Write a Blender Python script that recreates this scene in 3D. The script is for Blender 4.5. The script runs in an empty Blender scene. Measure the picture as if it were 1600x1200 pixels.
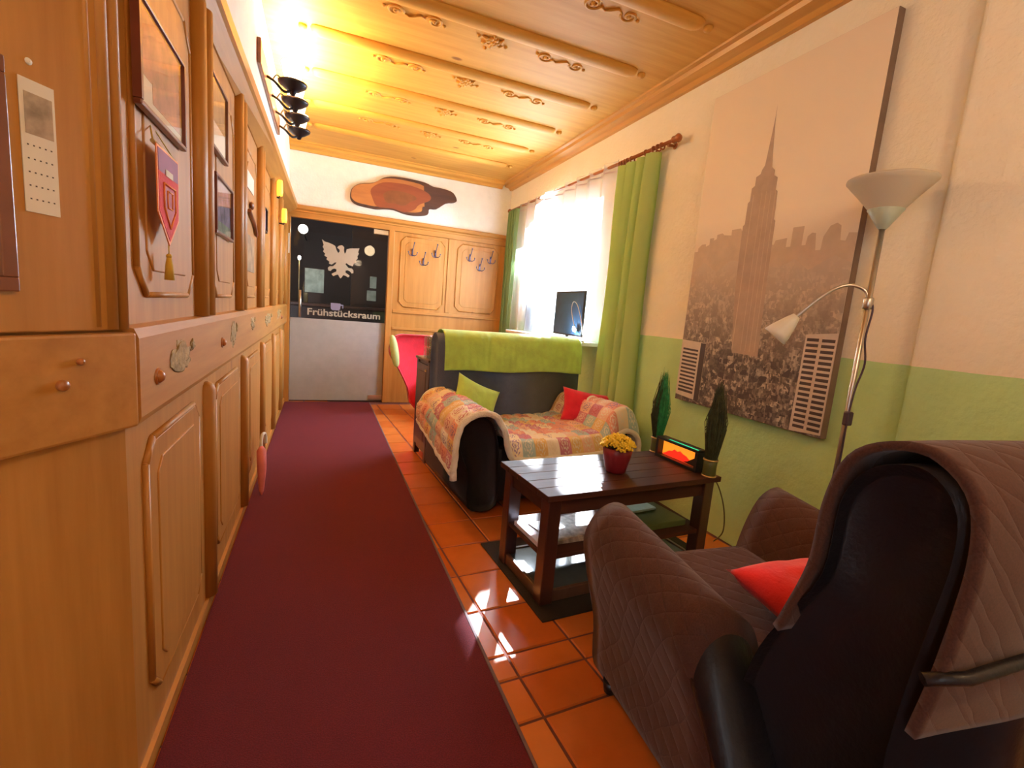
import bpy, bmesh, math, random
from mathutils import Vector, Matrix, noise
random.seed(7)
PI = math.pi
scn = bpy.context.scene
col = scn.collection

# ------------------------------------------------------------------ camera
R = ((0.92553612, -0.36953641, 0.08261795),
     (0.02139426, -0.16680395, -0.98575795),
     (0.37805445, 0.91412214, -0.14647712))      # image right, image down, view direction
cam_d = bpy.data.cameras.new('camera')
cam_d.sensor_fit = 'HORIZONTAL'; cam_d.sensor_width = 36.0
cam_d.lens = 735.738 / 1600 * 36.0
cam_d.clip_start = 0.02; cam_d.clip_end = 60
cam = bpy.data.objects.new('camera', cam_d); col.objects.link(cam)
cam.matrix_world = Matrix(((R[0][0], -R[1][0], -R[2][0], 0.0),
                           (R[0][1], -R[1][1], -R[2][1], 0.0),
                           (R[0][2], -R[1][2], -R[2][2], 1.2),
                           (0, 0, 0, 1)))
scn.camera = cam

# ------------------------------------------------------------------ exposure, world, lights
vs = scn.view_settings
vs.view_transform = 'Standard'; vs.look = 'None'; vs.gamma = 1.0; vs.use_curve_mapping = False
vs.exposure = 0.45
w = bpy.data.worlds.new('sky'); scn.world = w; w.use_nodes = True
bg = w.node_tree.nodes['Background']
bg.inputs[0].default_value = (0.72, 0.86, 1.0, 1); bg.inputs[1].default_value = 6.0

def area(name, loc, target, sx, sy, power, color, spread=PI):
    l = bpy.data.lights.new(name, 'AREA'); l.shape = 'RECTANGLE'; l.size = sx; l.size_y = sy
    l.energy = power; l.color = color; l.spread = spread
    o = bpy.data.objects.new(name, l); col.objects.link(o); o.location = loc
    o.rotation_euler = (Vector(target) - Vector(loc)).to_track_quat('-Z', 'Y').to_euler()
    return o
def point(name, loc, power, color, r=0.04):
    l = bpy.data.lights.new(name, 'POINT'); l.energy = power; l.color = color; l.shadow_soft_size = r
    o = bpy.data.objects.new(name, l); col.objects.link(o); o.location = loc
    return o
# daylight just outside the window, pouring down into the room
area('window_daylight', (2.75, 4.42, 1.75), (0.7, 3.2, 0.5), 2.3, 1.7, 235, (0.80, 0.90, 1.0))
# a shaft of daylight through the upper window that lands on the tiles beside the runner
sun = bpy.data.lights.new('sun', 'SUN'); sun.energy = 27.0; sun.angle = math.radians(1.2); sun.color = (0.93, 0.96, 1.0)
so = bpy.data.objects.new('sun', sun); col.objects.link(so)
so.rotation_euler = Vector((-1.55, -2.9, -1.85)).to_track_quat('-Z', 'Y').to_euler()
WARM = (1.0, 0.72, 0.38)
BULBS = [(-0.19, 3.40, 2.55), (-0.19, 3.68, 2.55), (-0.19, 3.97, 2.55), (-0.19, 4.27, 2.55)]
for b in BULBS:
    point('bulb_light', b, 36, WARM, 0.05)
point('added_ceiling_light', (1.05, -0.45, 2.42), 25, (1.0, 0.74, 0.44), 0.12)  # warm fill light added behind the viewer, source unseen
point('desk_lamp_light', (1.985, 3.54, 1.115), 9, (0.85, 0.93, 1.0), 0.03)
point('back_room_light', (-0.28, 7.3, 2.05), 9, (1.0, 0.8, 0.55), 0.06)

# ------------------------------------------------------------------ material helpers
MATS = {}
def newmat(name):
    m = bpy.data.materials.new(name); m.use_nodes = True
    nt = m.node_tree; b = nt.nodes['Principled BSDF']; MATS[name] = m
    return m, nt, b
def N(nt, t, **kw):
    n = nt.nodes.new(t)
    for k, v in kw.items(): setattr(n, k, v)
    return n
def rgba(c): return (c[0], c[1], c[2], 1.0)
def coords(nt, scale=(1, 1, 1), kind='Object', rot=(0, 0, 0)):
    tc = N(nt, 'ShaderNodeTexCoord'); mp = N(nt, 'ShaderNodeMapping')
    mp.inputs['Scale'].default_value = scale; mp.inputs['Rotation'].default_value = rot
    nt.links.new(tc.outputs[kind], mp.inputs['Vector']); return mp.outputs['Vector']
def noise_n(nt, vec, scale, detail=4, rough=0.55):
    n = N(nt, 'ShaderNodeTexNoise'); n.inputs['Scale'].default_value = scale
    n.inputs['Detail'].default_value = detail; n.inputs['Roughness'].default_value = rough
    nt.links.new(vec, n.inputs['Vector']); return n
def ramp(nt, fac, stops):
    r = N(nt, 'ShaderNodeValToRGB'); e = r.color_ramp.elements
    e[0].position = stops[0][0]; e[0].color = rgba(stops[0][1])
    e[1].position = stops[-1][0]; e[1].color = rgba(stops[-1][1])
    for p, c in stops[1:-1]:
        k = e.new(p); k.color = rgba(c)
    nt.links.new(fac, r.inputs['Fac']); return r
def bump(nt, b, h, strength=0.2, dist=0.01):
    n = N(nt, 'ShaderNodeBump'); n.inputs['Strength'].default_value = strength; n.inputs['Distance'].default_value = dist
    nt.links.new(h, n.inputs['Height']); nt.links.new(n.outputs['Normal'], b.inputs['Normal'])
def plain(name, c, rough=0.5, metal=0.0, spec=0.5, var=0.12, vscale=12, bumps=0.0, bscale=60, coat=0.0, sheen=0.0, emit=None, es=0.0, trans=0.0, alpha=1.0):
    m, nt, b = newmat(name)
    v = coords(nt)
    n = noise_n(nt, v, vscale)
    lo = tuple(x * (1 - var) for x in c); hi = tuple(min(1, x * (1 + var)) for x in c)
    r = ramp(nt, n.outputs['Fac'], [(0.3, lo), (0.7, hi)])
    nt.links.new(r.outputs['Color'], b.inputs['Base Color'])
    b.inputs['Roughness'].default_value = rough; b.inputs['Metallic'].default_value = metal
    b.inputs['Specular IOR Level'].default_value = spec
    b.inputs['Coat Weight'].default_value = coat
    b.inputs['Sheen Weight'].default_value = sheen
    b.inputs['Transmission Weight'].default_value = trans
    b.inputs['Alpha'].default_value = alpha
    if emit: b.inputs['Emission Color'].default_value = rgba(emit); b.inputs['Emission Strength'].default_value = es
    if bumps: bump(nt, b, noise_n(nt, v, bscale, 3).outputs['Fac'], bumps, 0.01)
    return m
def wood(name, axis, c1, c2, rough=0.35, coat=0.3, knots=True, kc=(0.30, 0.10, 0.02), stretch=14, scale=1.6):
    m, nt, b = newmat(name)
    s = [stretch, stretch, stretch]; s[axis] = 1.0
    v = coords(nt, tuple(s))
    n = noise_n(nt, v, scale, 6, 0.6)
    r = ramp(nt, n.outputs['Fac'], [(0.25, c1), (0.5, tuple((a + b_) / 2 for a, b_ in zip(c1, c2))), (0.75, c2)])
    out = r.outputs['Color']
    if knots:
        s2 = [3.2, 3.2, 3.2]; s2[axis] = 1.7
        vo = N(nt, 'ShaderNodeTexVoronoi'); nt.links.new(coords(nt, tuple(s2)), vo.inputs['Vector']); vo.inputs['Scale'].default_value = 1.0
        kr = ramp(nt, vo.outputs['Distance'], [(0.0, (1, 1, 1)), (0.045, (0.8, 0.8, 0.8)), (0.07, (0, 0, 0))])
        mx = N(nt, 'ShaderNodeMixRGB'); nt.links.new(kr.outputs['Color'], mx.inputs['Fac'])
        nt.links.new(out, mx.inputs[1]); mx.inputs[2].default_value = rgba(kc); out = mx.outputs['Color']
    nt.links.new(out, b.inputs['Base Color'])
    b.inputs['Roughness'].default_value = rough; b.inputs['Coat Weight'].default_value = coat; b.inputs['Coat Roughness'].default_value = 0.2
    bump(nt, b, n.outputs['Fac'], 0.08, 0.004)
    return m
PINE1, PINE2 = (0.42, 0.178, 0.028), (0.58, 0.275, 0.060)
for n_, a_ in (('pine_z', 2), ('pine_y', 1), ('pine_x', 0)): wood(n_, a_, PINE1, PINE2, rough=0.5, coat=0.08)
wood('ceil_x', 0, (0.62, 0.29, 0.045), (0.78, 0.41, 0.085), rough=0.6, coat=0.0)
wood('ceil_y', 1, (0.58, 0.27, 0.045), (0.72, 0.37, 0.08), rough=0.4, coat=0.2)
wood('dark_wood', 0, (0.045, 0.016, 0.012), (0.085, 0.03, 0.02), rough=0.5, coat=0.03, knots=False)
MATS['dark_wood'].node_tree.nodes['Principled BSDF'].inputs['Specular IOR Level'].default_value = 0.22
MATS['ceil_x'].node_tree.nodes['Principled BSDF'].inputs['Specular IOR Level'].default_value = 0.25
wood('dark_wood_z', 2, (0.040, 0.014, 0.011), (0.075, 0.026, 0.018), rough=0.3, coat=0.4, knots=False)
wood('cabinet_wood', 2, (0.060, 0.030, 0.020), (0.12, 0.06, 0.04), rough=0.35, coat=0.3, knots=False)
wood('rod_wood', 1, (0.30, 0.08, 0.02), (0.42, 0.13, 0.03), rough=0.3, coat=0.4, knots=False)
wood('bark', 0, (0.05, 0.02, 0.012), (0.13, 0.05, 0.03), rough=0.7, coat=0, knots=False)
plain('black_leather', (0.010, 0.009, 0.012), 0.45, bumps=0.15, bscale=90, coat=0.05, spec=0.35)
plain('slate_fabric', (0.105, 0.15, 0.28), 0.8, bumps=0.25, bscale=160, sheen=0.2)
plain('white_plaster', (0.90, 0.86, 0.78), 0.9, var=0.03, bumps=0.35, bscale=45)
plain('black_iron', (0.03, 0.028, 0.035), 0.35, metal=0.7)
plain('blue_iron', (0.10, 0.09, 0.16), 0.4, metal=0.5)
plain('steel', (0.62, 0.60, 0.57), 0.28, metal=0.95, var=0.04)
plain('white_paper', (0.82, 0.78, 0.70), 0.8, var=0.03)
plain('cream_plastic', (0.80, 0.78, 0.70), 0.45, var=0.02)
plain('fringe_cream', (0.90, 0.85, 0.74), 0.95, bumps=0.6, bscale=120, sheen=0.4)
plain('red_cloth', (0.75, 0.015, 0.05), 0.85, sheen=0.3, bumps=0.2, bscale=120)
plain('coral_cloth', (0.85, 0.02, 0.025), 0.85, sheen=0.3, bumps=0.2, bscale=100)
plain('lime_cloth', (0.52, 0.80, 0.17), 0.8, sheen=0.2, bumps=0.2, bscale=140)
plain('lime_leather', (0.50, 0.60, 0.25), 0.5)
plain('curtain_green', (0.33, 0.48, 0.07), 0.75, sheen=0.3, bumps=0.15, bscale=150, trans=0.0)
plain('curtain_teal', (0.20, 0.36, 0.16), 0.75, sheen=0.3)
plain('rug_dark', (0.018, 0.013, 0.011), 0.9, bumps=0.3, bscale=200)
plain('black_plastic', (0.015, 0.015, 0.018), 0.35)
plain('cable_dark', (0.06, 0.035, 0.07), 0.45)
plain('cable_green', (0.10, 0.12, 0.04), 0.5)
plain('gold_band', (0.55, 0.42, 0.20), 0.35, metal=0.6)
plain('vase_olive', (0.10, 0.11, 0.03), 0.45)
plain('grass_dark', (0.045, 0.055, 0.022), 0.7, var=0.4, vscale=40)
plain('grass_green', (0.03, 0.32, 0.10), 0.6, var=0.4, vscale=40)
plain('pot_red', (0.23, 0.012, 0.022), 0.45, coat=0.2)
plain('flower_yellow', (0.90, 0.62, 0.04), 0.8, var=0.15, vscale=40)
plain('leaf_green', (0.12, 0.25, 0.04), 0.7)
plain('frame_red', (0.16, 0.035, 0.02), 0.35, coat=0.4)
plain('frame_brown', (0.22, 0.075, 0.03), 0.4, coat=0.3)
plain('pink_cloth', (0.75, 0.22, 0.22), 0.7)
plain('magazine', (0.35, 0.28, 0.24), 0.35, var=0.6, vscale=35)
plain('green_box', (0.10, 0.14, 0.05), 0.4)
plain('mint_paper', (0.55, 0.72, 0.62), 0.6)
plain('lilac_paper', (0.66, 0.66, 0.80), 0.6)
plain('blue_shelf', (0.08, 0.11, 0.14), 0.15, coat=0.5)
plain('screen_blue', (0.03, 0.08, 0.17), 0.5)
plain('upvc', (0.85, 0.87, 0.9), 0.35, var=0.02)
plain('frosted', (0.40, 0.41, 0.42), 0.65, var=0.05, spec=0.3)
plain('decal', (0.42, 0.385, 0.31), 0.8, var=0.03)
plain('decal_faint', (0.36, 0.34, 0.32), 0.8, var=0.03)
plain('decal_blue', (0.25, 0.24, 0.38), 0.8, var=0.03)
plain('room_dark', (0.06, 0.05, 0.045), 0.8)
plain('counter_dark', (0.05, 0.035, 0.03), 0.3, coat=0.4)
plain('poster_pale', (0.45, 0.50, 0.38), 0.7, var=0.35, vscale=9)
plain('grout', (0.16, 0.05, 0.035), 0.85)
plain('metal_strip', (0.5, 0.52, 0.56), 0.35, metal=0.8)
plain('penn_purple', (0.28, 0.02, 0.10), 0.6)
plain('penn_dark', (0.42, 0.015, 0.02), 0.6)
plain('penn_orange', (0.95, 0.30, 0.08), 0.6)
plain('tassel_gold', (0.62, 0.42, 0.06), 0.8)
plain('cal_grey', (0.42, 0.33, 0.24), 0.7, var=0.5, vscale=25)
plain('ink', (0.10, 0.08, 0.07), 0.7)
plain('lamp_fitter', (0.42, 0.50, 0.42), 0.4)
plain('sky_print', (0.33, 0.29, 0.25), 0.75, var=0.6, vscale=14)
def glass(name, color=(1, 1, 1), rough=0.0, ior=1.45, fresnel=True, refl=(1, 1, 1)):
    m, nt, b = newmat(name)
    nt.nodes.remove(b); out = nt.nodes['Material Output']
    t = N(nt, 'ShaderNodeBsdfTransparent'); t.inputs[0].default_value = rgba(color)
    g = N(nt, 'ShaderNodeBsdfGlossy'); g.inputs[0].default_value = rgba(refl); g.inputs['Roughness'].default_value = rough
    f = N(nt, 'ShaderNodeFresnel'); f.inputs['IOR'].default_value = ior
    mx = N(nt, 'ShaderNodeMixShader')
    ge = N(nt, 'ShaderNodeNewGeometry'); iv = N(nt, 'ShaderNodeMath', operation='SUBTRACT'); iv.inputs[0].default_value = 1.0
    nt.links.new(ge.outputs['Backfacing'], iv.inputs[1]); ml = N(nt, 'ShaderNodeMath', operation='MULTIPLY')
    nt.links.new(f.outputs[0], ml.inputs[0]); nt.links.new(iv.outputs[0], ml.inputs[1])
    nt.links.new(ml.outputs[0], mx.inputs[0]); nt.links.new(t.outputs[0], mx.inputs[1]); nt.links.new(g.outputs[0], mx.inputs[2])
    nt.links.new(mx.outputs[0], out.inputs['Surface']); return m
glass('door_glass', (0.80, 0.80, 0.82), ior=1.28)
glass('window_glass', (0.97, 0.98, 1.0))
glass('picture_glass', (0.97, 0.97, 0.97), rough=0.04)
glass('tumbler_glass', (0.90, 0.92, 0.92), rough=0.03, ior=1.9)
def emitter(name, c, s):
    m, nt, b = newmat(name)
    b.inputs['Base Color'].default_value = rgba(c); b.inputs['Emission Color'].default_value = rgba(c); b.inputs['Emission Strength'].default_value = s
    return m
emitter('bulb_glow', (1.0, 0.80, 0.5), 60)
emitter('shade_glow', (1.0, 0.78, 0.42), 9)
emitter('shade_glow_t', (1.0, 0.80, 0.48), 5)
emitter('amber_glow', (1.0, 0.46, 0.05), 1.5)
emitter('back_lamp_glow', (1.0, 0.92, 0.78), 12)
emitter('led_glow', (0.85, 0.95, 1.0), 8)
# translucent cloths
def cloth_translucent(name, c, trans_c, transp, mix=0.5):
    m, nt, b = newmat(name); nt.nodes.remove(b); out = nt.nodes['Material Output']
    d = N(nt, 'ShaderNodeBsdfDiffuse'); d.inputs[0].default_value = rgba(c)
    t = N(nt, 'ShaderNodeBsdfTranslucent'); t.inputs[0].default_value = rgba(trans_c)
    m1 = N(nt, 'ShaderNodeMixShader'); m1.inputs[0].default_value = mix
    nt.links.new(d.outputs[0], m1.inputs[1]); nt.links.new(t.outputs[0], m1.inputs[2])
    tp = N(nt, 'ShaderNodeBsdfTransparent'); m2 = N(nt, 'ShaderNodeMixShader'); m2.inputs[0].default_value = transp
    nt.links.new(m1.outputs[0], m2.inputs[1]); nt.links.new(tp.outputs[0], m2.inputs[2])
    nt.links.new(m2.outputs[0], out.inputs['Surface']); return m
cloth_translucent('sheer', (0.88, 0.86, 0.88), (0.92, 0.93, 0.97), 0.66, 0.55)
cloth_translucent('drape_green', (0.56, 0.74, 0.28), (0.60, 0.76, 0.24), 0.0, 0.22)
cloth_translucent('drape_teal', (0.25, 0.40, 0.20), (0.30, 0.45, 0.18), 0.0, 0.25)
cloth_translucent('lamp_shade', (0.80, 0.76, 0.66), (0.85, 0.80, 0.68), 0.0, 0.4)
# painted wall: cream above, green below z = 1.128
m, nt, b = newmat('two_tone_wall')
v = coords(nt); sep = N(nt, 'ShaderNodeSeparateXYZ'); nt.links.new(v, sep.inputs[0])
wob = noise_n(nt, v, 6, 2); mm = N(nt, 'ShaderNodeMath', operation='MULTIPLY_ADD'); nt.links.new(wob.outputs['Fac'], mm.inputs[0]); mm.inputs[1].default_value = 0.010; nt.links.new(sep.outputs['Z'], mm.inputs[2])
gt = N(nt, 'ShaderNodeMath', operation='GREATER_THAN'); nt.links.new(mm.outputs[0], gt.inputs[0]); gt.inputs[1].default_value = 1.133
nv = noise_n(nt, v, 5, 3)
g = ramp(nt, nv.outputs['Fac'], [(0.3, (0.50, 0.75, 0.34)), (0.7, (0.55, 0.81, 0.39))])
c = ramp(nt, nv.outputs['Fac'], [(0.3, (0.91, 0.85, 0.68)), (0.7, (0.94, 0.88, 0.73))])
mx = N(nt, 'ShaderNodeMixRGB'); nt.links.new(gt.outputs[0], mx.inputs[0]); nt.links.new(g.outputs[0], mx.inputs[1]); nt.links.new(c.outputs[0], mx.inputs[2])
nt.links.new(mx.outputs[0], b.inputs['Base Color']); b.inputs['Roughness'].default_value = 0.85
bump(nt, b, noise_n(nt, v, 38, 3, 0.5).outputs['Fac'], 0.5, 0.012)
# terracotta tile, colour differs tile by tile
m, nt, b = newmat('terracotta')
geo = N(nt, 'ShaderNodeNewGeometry'); v = coords(nt)
r1 = ramp(nt, geo.outputs['Random Per Island'], [(0.0, (0.56, 0.14, 0.026)), (0.5, (0.64, 0.18, 0.035)), (1.0, (0.70, 0.23, 0.05))])
n1 = noise_n(nt, v, 9, 4); mx = N(nt, 'ShaderNodeMixRGB', blend_type='MULTIPLY'); mx.inputs[0].default_value = 0.35
nt.links.new(r1.outputs[0], mx.inputs[1]); nt.links.new(ramp(nt, n1.outputs['Fac'], [(0.3, (0.7, 0.7, 0.7)), (0.7, (1, 1, 1))]).outputs[0], mx.inputs[2])
nt.links.new(mx.outputs[0], b.inputs['Base Color']); b.inputs['Roughness'].default_value = 0.25
bump(nt, b, n1.outputs['Fac'], 0.06, 0.004)
# wine red runner
m, nt, b = newmat('runner_pile')
v = coords(nt); n1 = noise_n(nt, v, 260, 2); n2 = noise_n(nt, v, 1.6, 3)
r1 = ramp(nt, n1.outputs['Fac'], [(0.35, (0.085, 0.003, 0.010)), (0.65, (0.145, 0.006, 0.016))])
mx = N(nt, 'ShaderNodeMixRGB', blend_type='MULTIPLY'); mx.inputs[0].default_value = 0.4
nt.links.new(r1.outputs[0], mx.inputs[1]); nt.links.new(ramp(nt, n2.outputs['Fac'], [(0.3, (0.65, 0.65, 0.7)), (0.7, (1, 1, 1))]).outputs[0], mx.inputs[2])
nt.links.new(mx.outputs[0], b.inputs['Base Color']); b.inputs['Roughness'].default_value = 0.95; b.inputs['Sheen Weight'].default_value = 0.12
b.inputs['Sheen Tint'].default_value = (0.8, 0.2, 0.3, 1)
bump(nt, b, n1.outputs['Fac'], 0.5, 0.004)
# quilted brown slipcover: diagonal stitched diamonds
m, nt, b = newmat('brown_quilt')
vo = coords(nt); sp = N(nt, 'ShaderNodeSeparateXYZ'); nt.links.new(vo, sp.inputs[0])
yz = N(nt, 'ShaderNodeMath', operation='ADD'); nt.links.new(sp.outputs['X'], yz.inputs[0]); nt.links.new(sp.outputs['Z'], yz.inputs[1])
hs = []
for op in ('ADD', 'SUBTRACT'):
    a_ = N(nt, 'ShaderNodeMath', operation=op); nt.links.new(sp.outputs['Y'], a_.inputs[0]); nt.links.new(yz.outputs[0], a_.inputs[1])
    k_ = N(nt, 'ShaderNodeMath', operation='MULTIPLY'); nt.links.new(a_.outputs[0], k_.inputs[0]); k_.inputs[1].default_value = 42.0
    wob_ = noise_n(nt, vo, 7, 2); ad_ = N(nt, 'ShaderNodeMath', operation='MULTIPLY_ADD'); nt.links.new(wob_.outputs['Fac'], ad_.inputs[0]); ad_.inputs[1].default_value = 1.6; nt.links.new(k_.outputs[0], ad_.inputs[2])
    sn_ = N(nt, 'ShaderNodeMath', operation='SINE'); nt.links.new(ad_.outputs[0], sn_.inputs[0])
    ab_ = N(nt, 'ShaderNodeMath', operation='ABSOLUTE'); nt.links.new(sn_.outputs[0], ab_.inputs[0]); hs.append(ab_)
mn = N(nt, 'ShaderNodeMath', operation='MINIMUM'); nt.links.new(hs[0].outputs[0], mn.inputs[0]); nt.links.new(hs[1].outputs[0], mn.inputs[1])
pw = N(nt, 'ShaderNodeMath', operation='POWER'); nt.links.new(mn.outputs[0], pw.inputs[0]); pw.inputs[1].default_value = 0.5
nn = noise_n(nt, vo, 300, 2)
cr = ramp(nt, nn.outputs['Fac'], [(0.3, (0.060, 0.022, 0.014)), (0.7, (0.090, 0.034, 0.022))])
nt.links.new(cr.outputs[0], b.inputs['Base Color']); b.inputs['Roughness'].default_value = 0.85; b.inputs['Sheen Weight'].default_value = 0.15; b.inputs['Specular IOR Level'].default_value = 0.25
bump(nt, b, pw.outputs[0], 0.35, 0.006)
# patchwork: a grid of squares in soft colours, each with ring ornaments
def patchwork(name, sc):
    m, nt, b = newmat(name)
    tc = N(nt, 'ShaderNodeTexCoord'); mp = N(nt, 'ShaderNodeMapping'); mp.inputs['Scale'].default_value = (sc, sc, 1)
    nt.links.new(tc.outputs['UV'], mp.inputs['Vector'])
    fl = N(nt, 'ShaderNodeVectorMath', operation='FLOOR'); nt.links.new(mp.outputs[0], fl.inputs[0])
    fr = N(nt, 'ShaderNodeVectorMath', operation='FRACTION'); nt.links.new(mp.outputs[0], fr.inputs[0])
    wn = N(nt, 'ShaderNodeTexWhiteNoise', noise_dimensions='2D'); nt.links.new(fl.outputs[0], wn.inputs['Vector'])
    base = ramp(nt, wn.outputs['Value'], [(0.0, (0.80, 0.36, 0.26)), (0.16, (0.90, 0.78, 0.58)), (0.32, (0.42, 0.58, 0.58)), (0.46, (0.84, 0.56, 0.42)), (0.6, (0.92, 0.86, 0.74)), (0.74, (0.60, 0.22, 0.30)), (0.88, (0.78, 0.55, 0.22)), (1.0, (0.55, 0.62, 0.70))])
    base.color_ramp.interpolation = 'CONSTANT'
    orn = ramp(nt, N(nt, 'ShaderNodeTexWhiteNoise', noise_dimensions='3D').outputs['Value'], [(0, (1, 1, 1)), (1, (1, 1, 1))])
    wn2 = N(nt, 'ShaderNodeTexWhiteNoise', noise_dimensions='3D'); ad = N(nt, 'ShaderNodeVectorMath', operation='ADD'); ad.inputs[1].default_value = (7, 3, 5)
    nt.links.new(fl.outputs[0], ad.inputs[0]); nt.links.new(ad.outputs[0], wn2.inputs['Vector'])
    oc = ramp(nt, wn2.outputs['Value'], [(0.0, (0.85, 0.80, 0.68)), (0.25, (0.55, 0.08, 0.12)), (0.5, (0.25, 0.15, 0.40)), (0.75, (0.85, 0.78, 0.66)), (1.0, (0.85, 0.45, 0.10))])
    oc.color_ramp.interpolation = 'CONSTANT'
    ce = N(nt, 'ShaderNodeVectorMath', operation='SUBTRACT'); nt.links.new(fr.outputs[0], ce.inputs[0]); ce.inputs[1].default_value = (0.5, 0.5, 0)
    sx = N(nt, 'ShaderNodeSeparateXYZ'); nt.links.new(ce.outputs[0], sx.inputs[0])
    at = N(nt, 'ShaderNodeMath', operation='ARCTAN2'); nt.links.new(sx.outputs[0], at.inputs[0]); nt.links.new(sx.outputs[1], at.inputs[1])
    m8 = N(nt, 'ShaderNodeMath', operation='MULTIPLY'); nt.links.new(at.outputs[0], m8.inputs[0]); m8.inputs[1].default_value = 8
    sn = N(nt, 'ShaderNodeMath', operation='SINE'); nt.links.new(m8.outputs[0], sn.inputs[0])
    ln = N(nt, 'ShaderNodeVectorMath', operation='LENGTH'); nt.links.new(ce.outputs[0], ln.inputs[0])
    rr = N(nt, 'ShaderNodeMath', operation='MULTIPLY_ADD'); nt.links.new(sn.outputs[0], rr.inputs[0]); rr.inputs[1].default_value = 0.035; nt.links.new(ln.outputs['Value'], rr.inputs[2])
    rg = N(nt, 'ShaderNodeMath', operation='MULTIPLY'); nt.links.new(rr.outputs[0], rg.inputs[0]); rg.inputs[1].default_value = 32
    s2 = N(nt, 'ShaderNodeMath', operation='SINE'); nt.links.new(rg.outputs[0], s2.inputs[0])
    lt = N(nt, 'ShaderNodeMath', operation='LESS_THAN'); nt.links.new(ln.outputs['Value'], lt.inputs[0]); lt.inputs[1].default_value = 0.42
    g2 = N(nt, 'ShaderNodeMath', operation='GREATER_THAN'); nt.links.new(s2.outputs[0], g2.inputs[0]); g2.inputs[1].default_value = 0.25
    mu = N(nt, 'ShaderNodeMath', operation='MULTIPLY'); nt.links.new(lt.outputs[0], mu.inputs[0]); nt.links.new(g2.outputs[0], mu.inputs[1])
    mu2 = N(nt, 'ShaderNodeMath', operation='MULTIPLY'); nt.links.new(mu.outputs[0], mu2.inputs[0]); mu2.inputs[1].default_value = 0.8
    mx = N(nt, 'ShaderNodeMixRGB'); nt.links.new(mu2.outputs[0], mx.inputs[0]); nt.links.new(base.outputs[0], mx.inputs[1]); nt.links.new(oc.outputs[0], mx.inputs[2])
    nt.links.new(mx.outputs[0], b.inputs['Base Color']); b.inputs['Roughness'].default_value = 0.9; b.inputs['Sheen Weight'].default_value = 0.3
patchwork('patchwork', 9.5)

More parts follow.
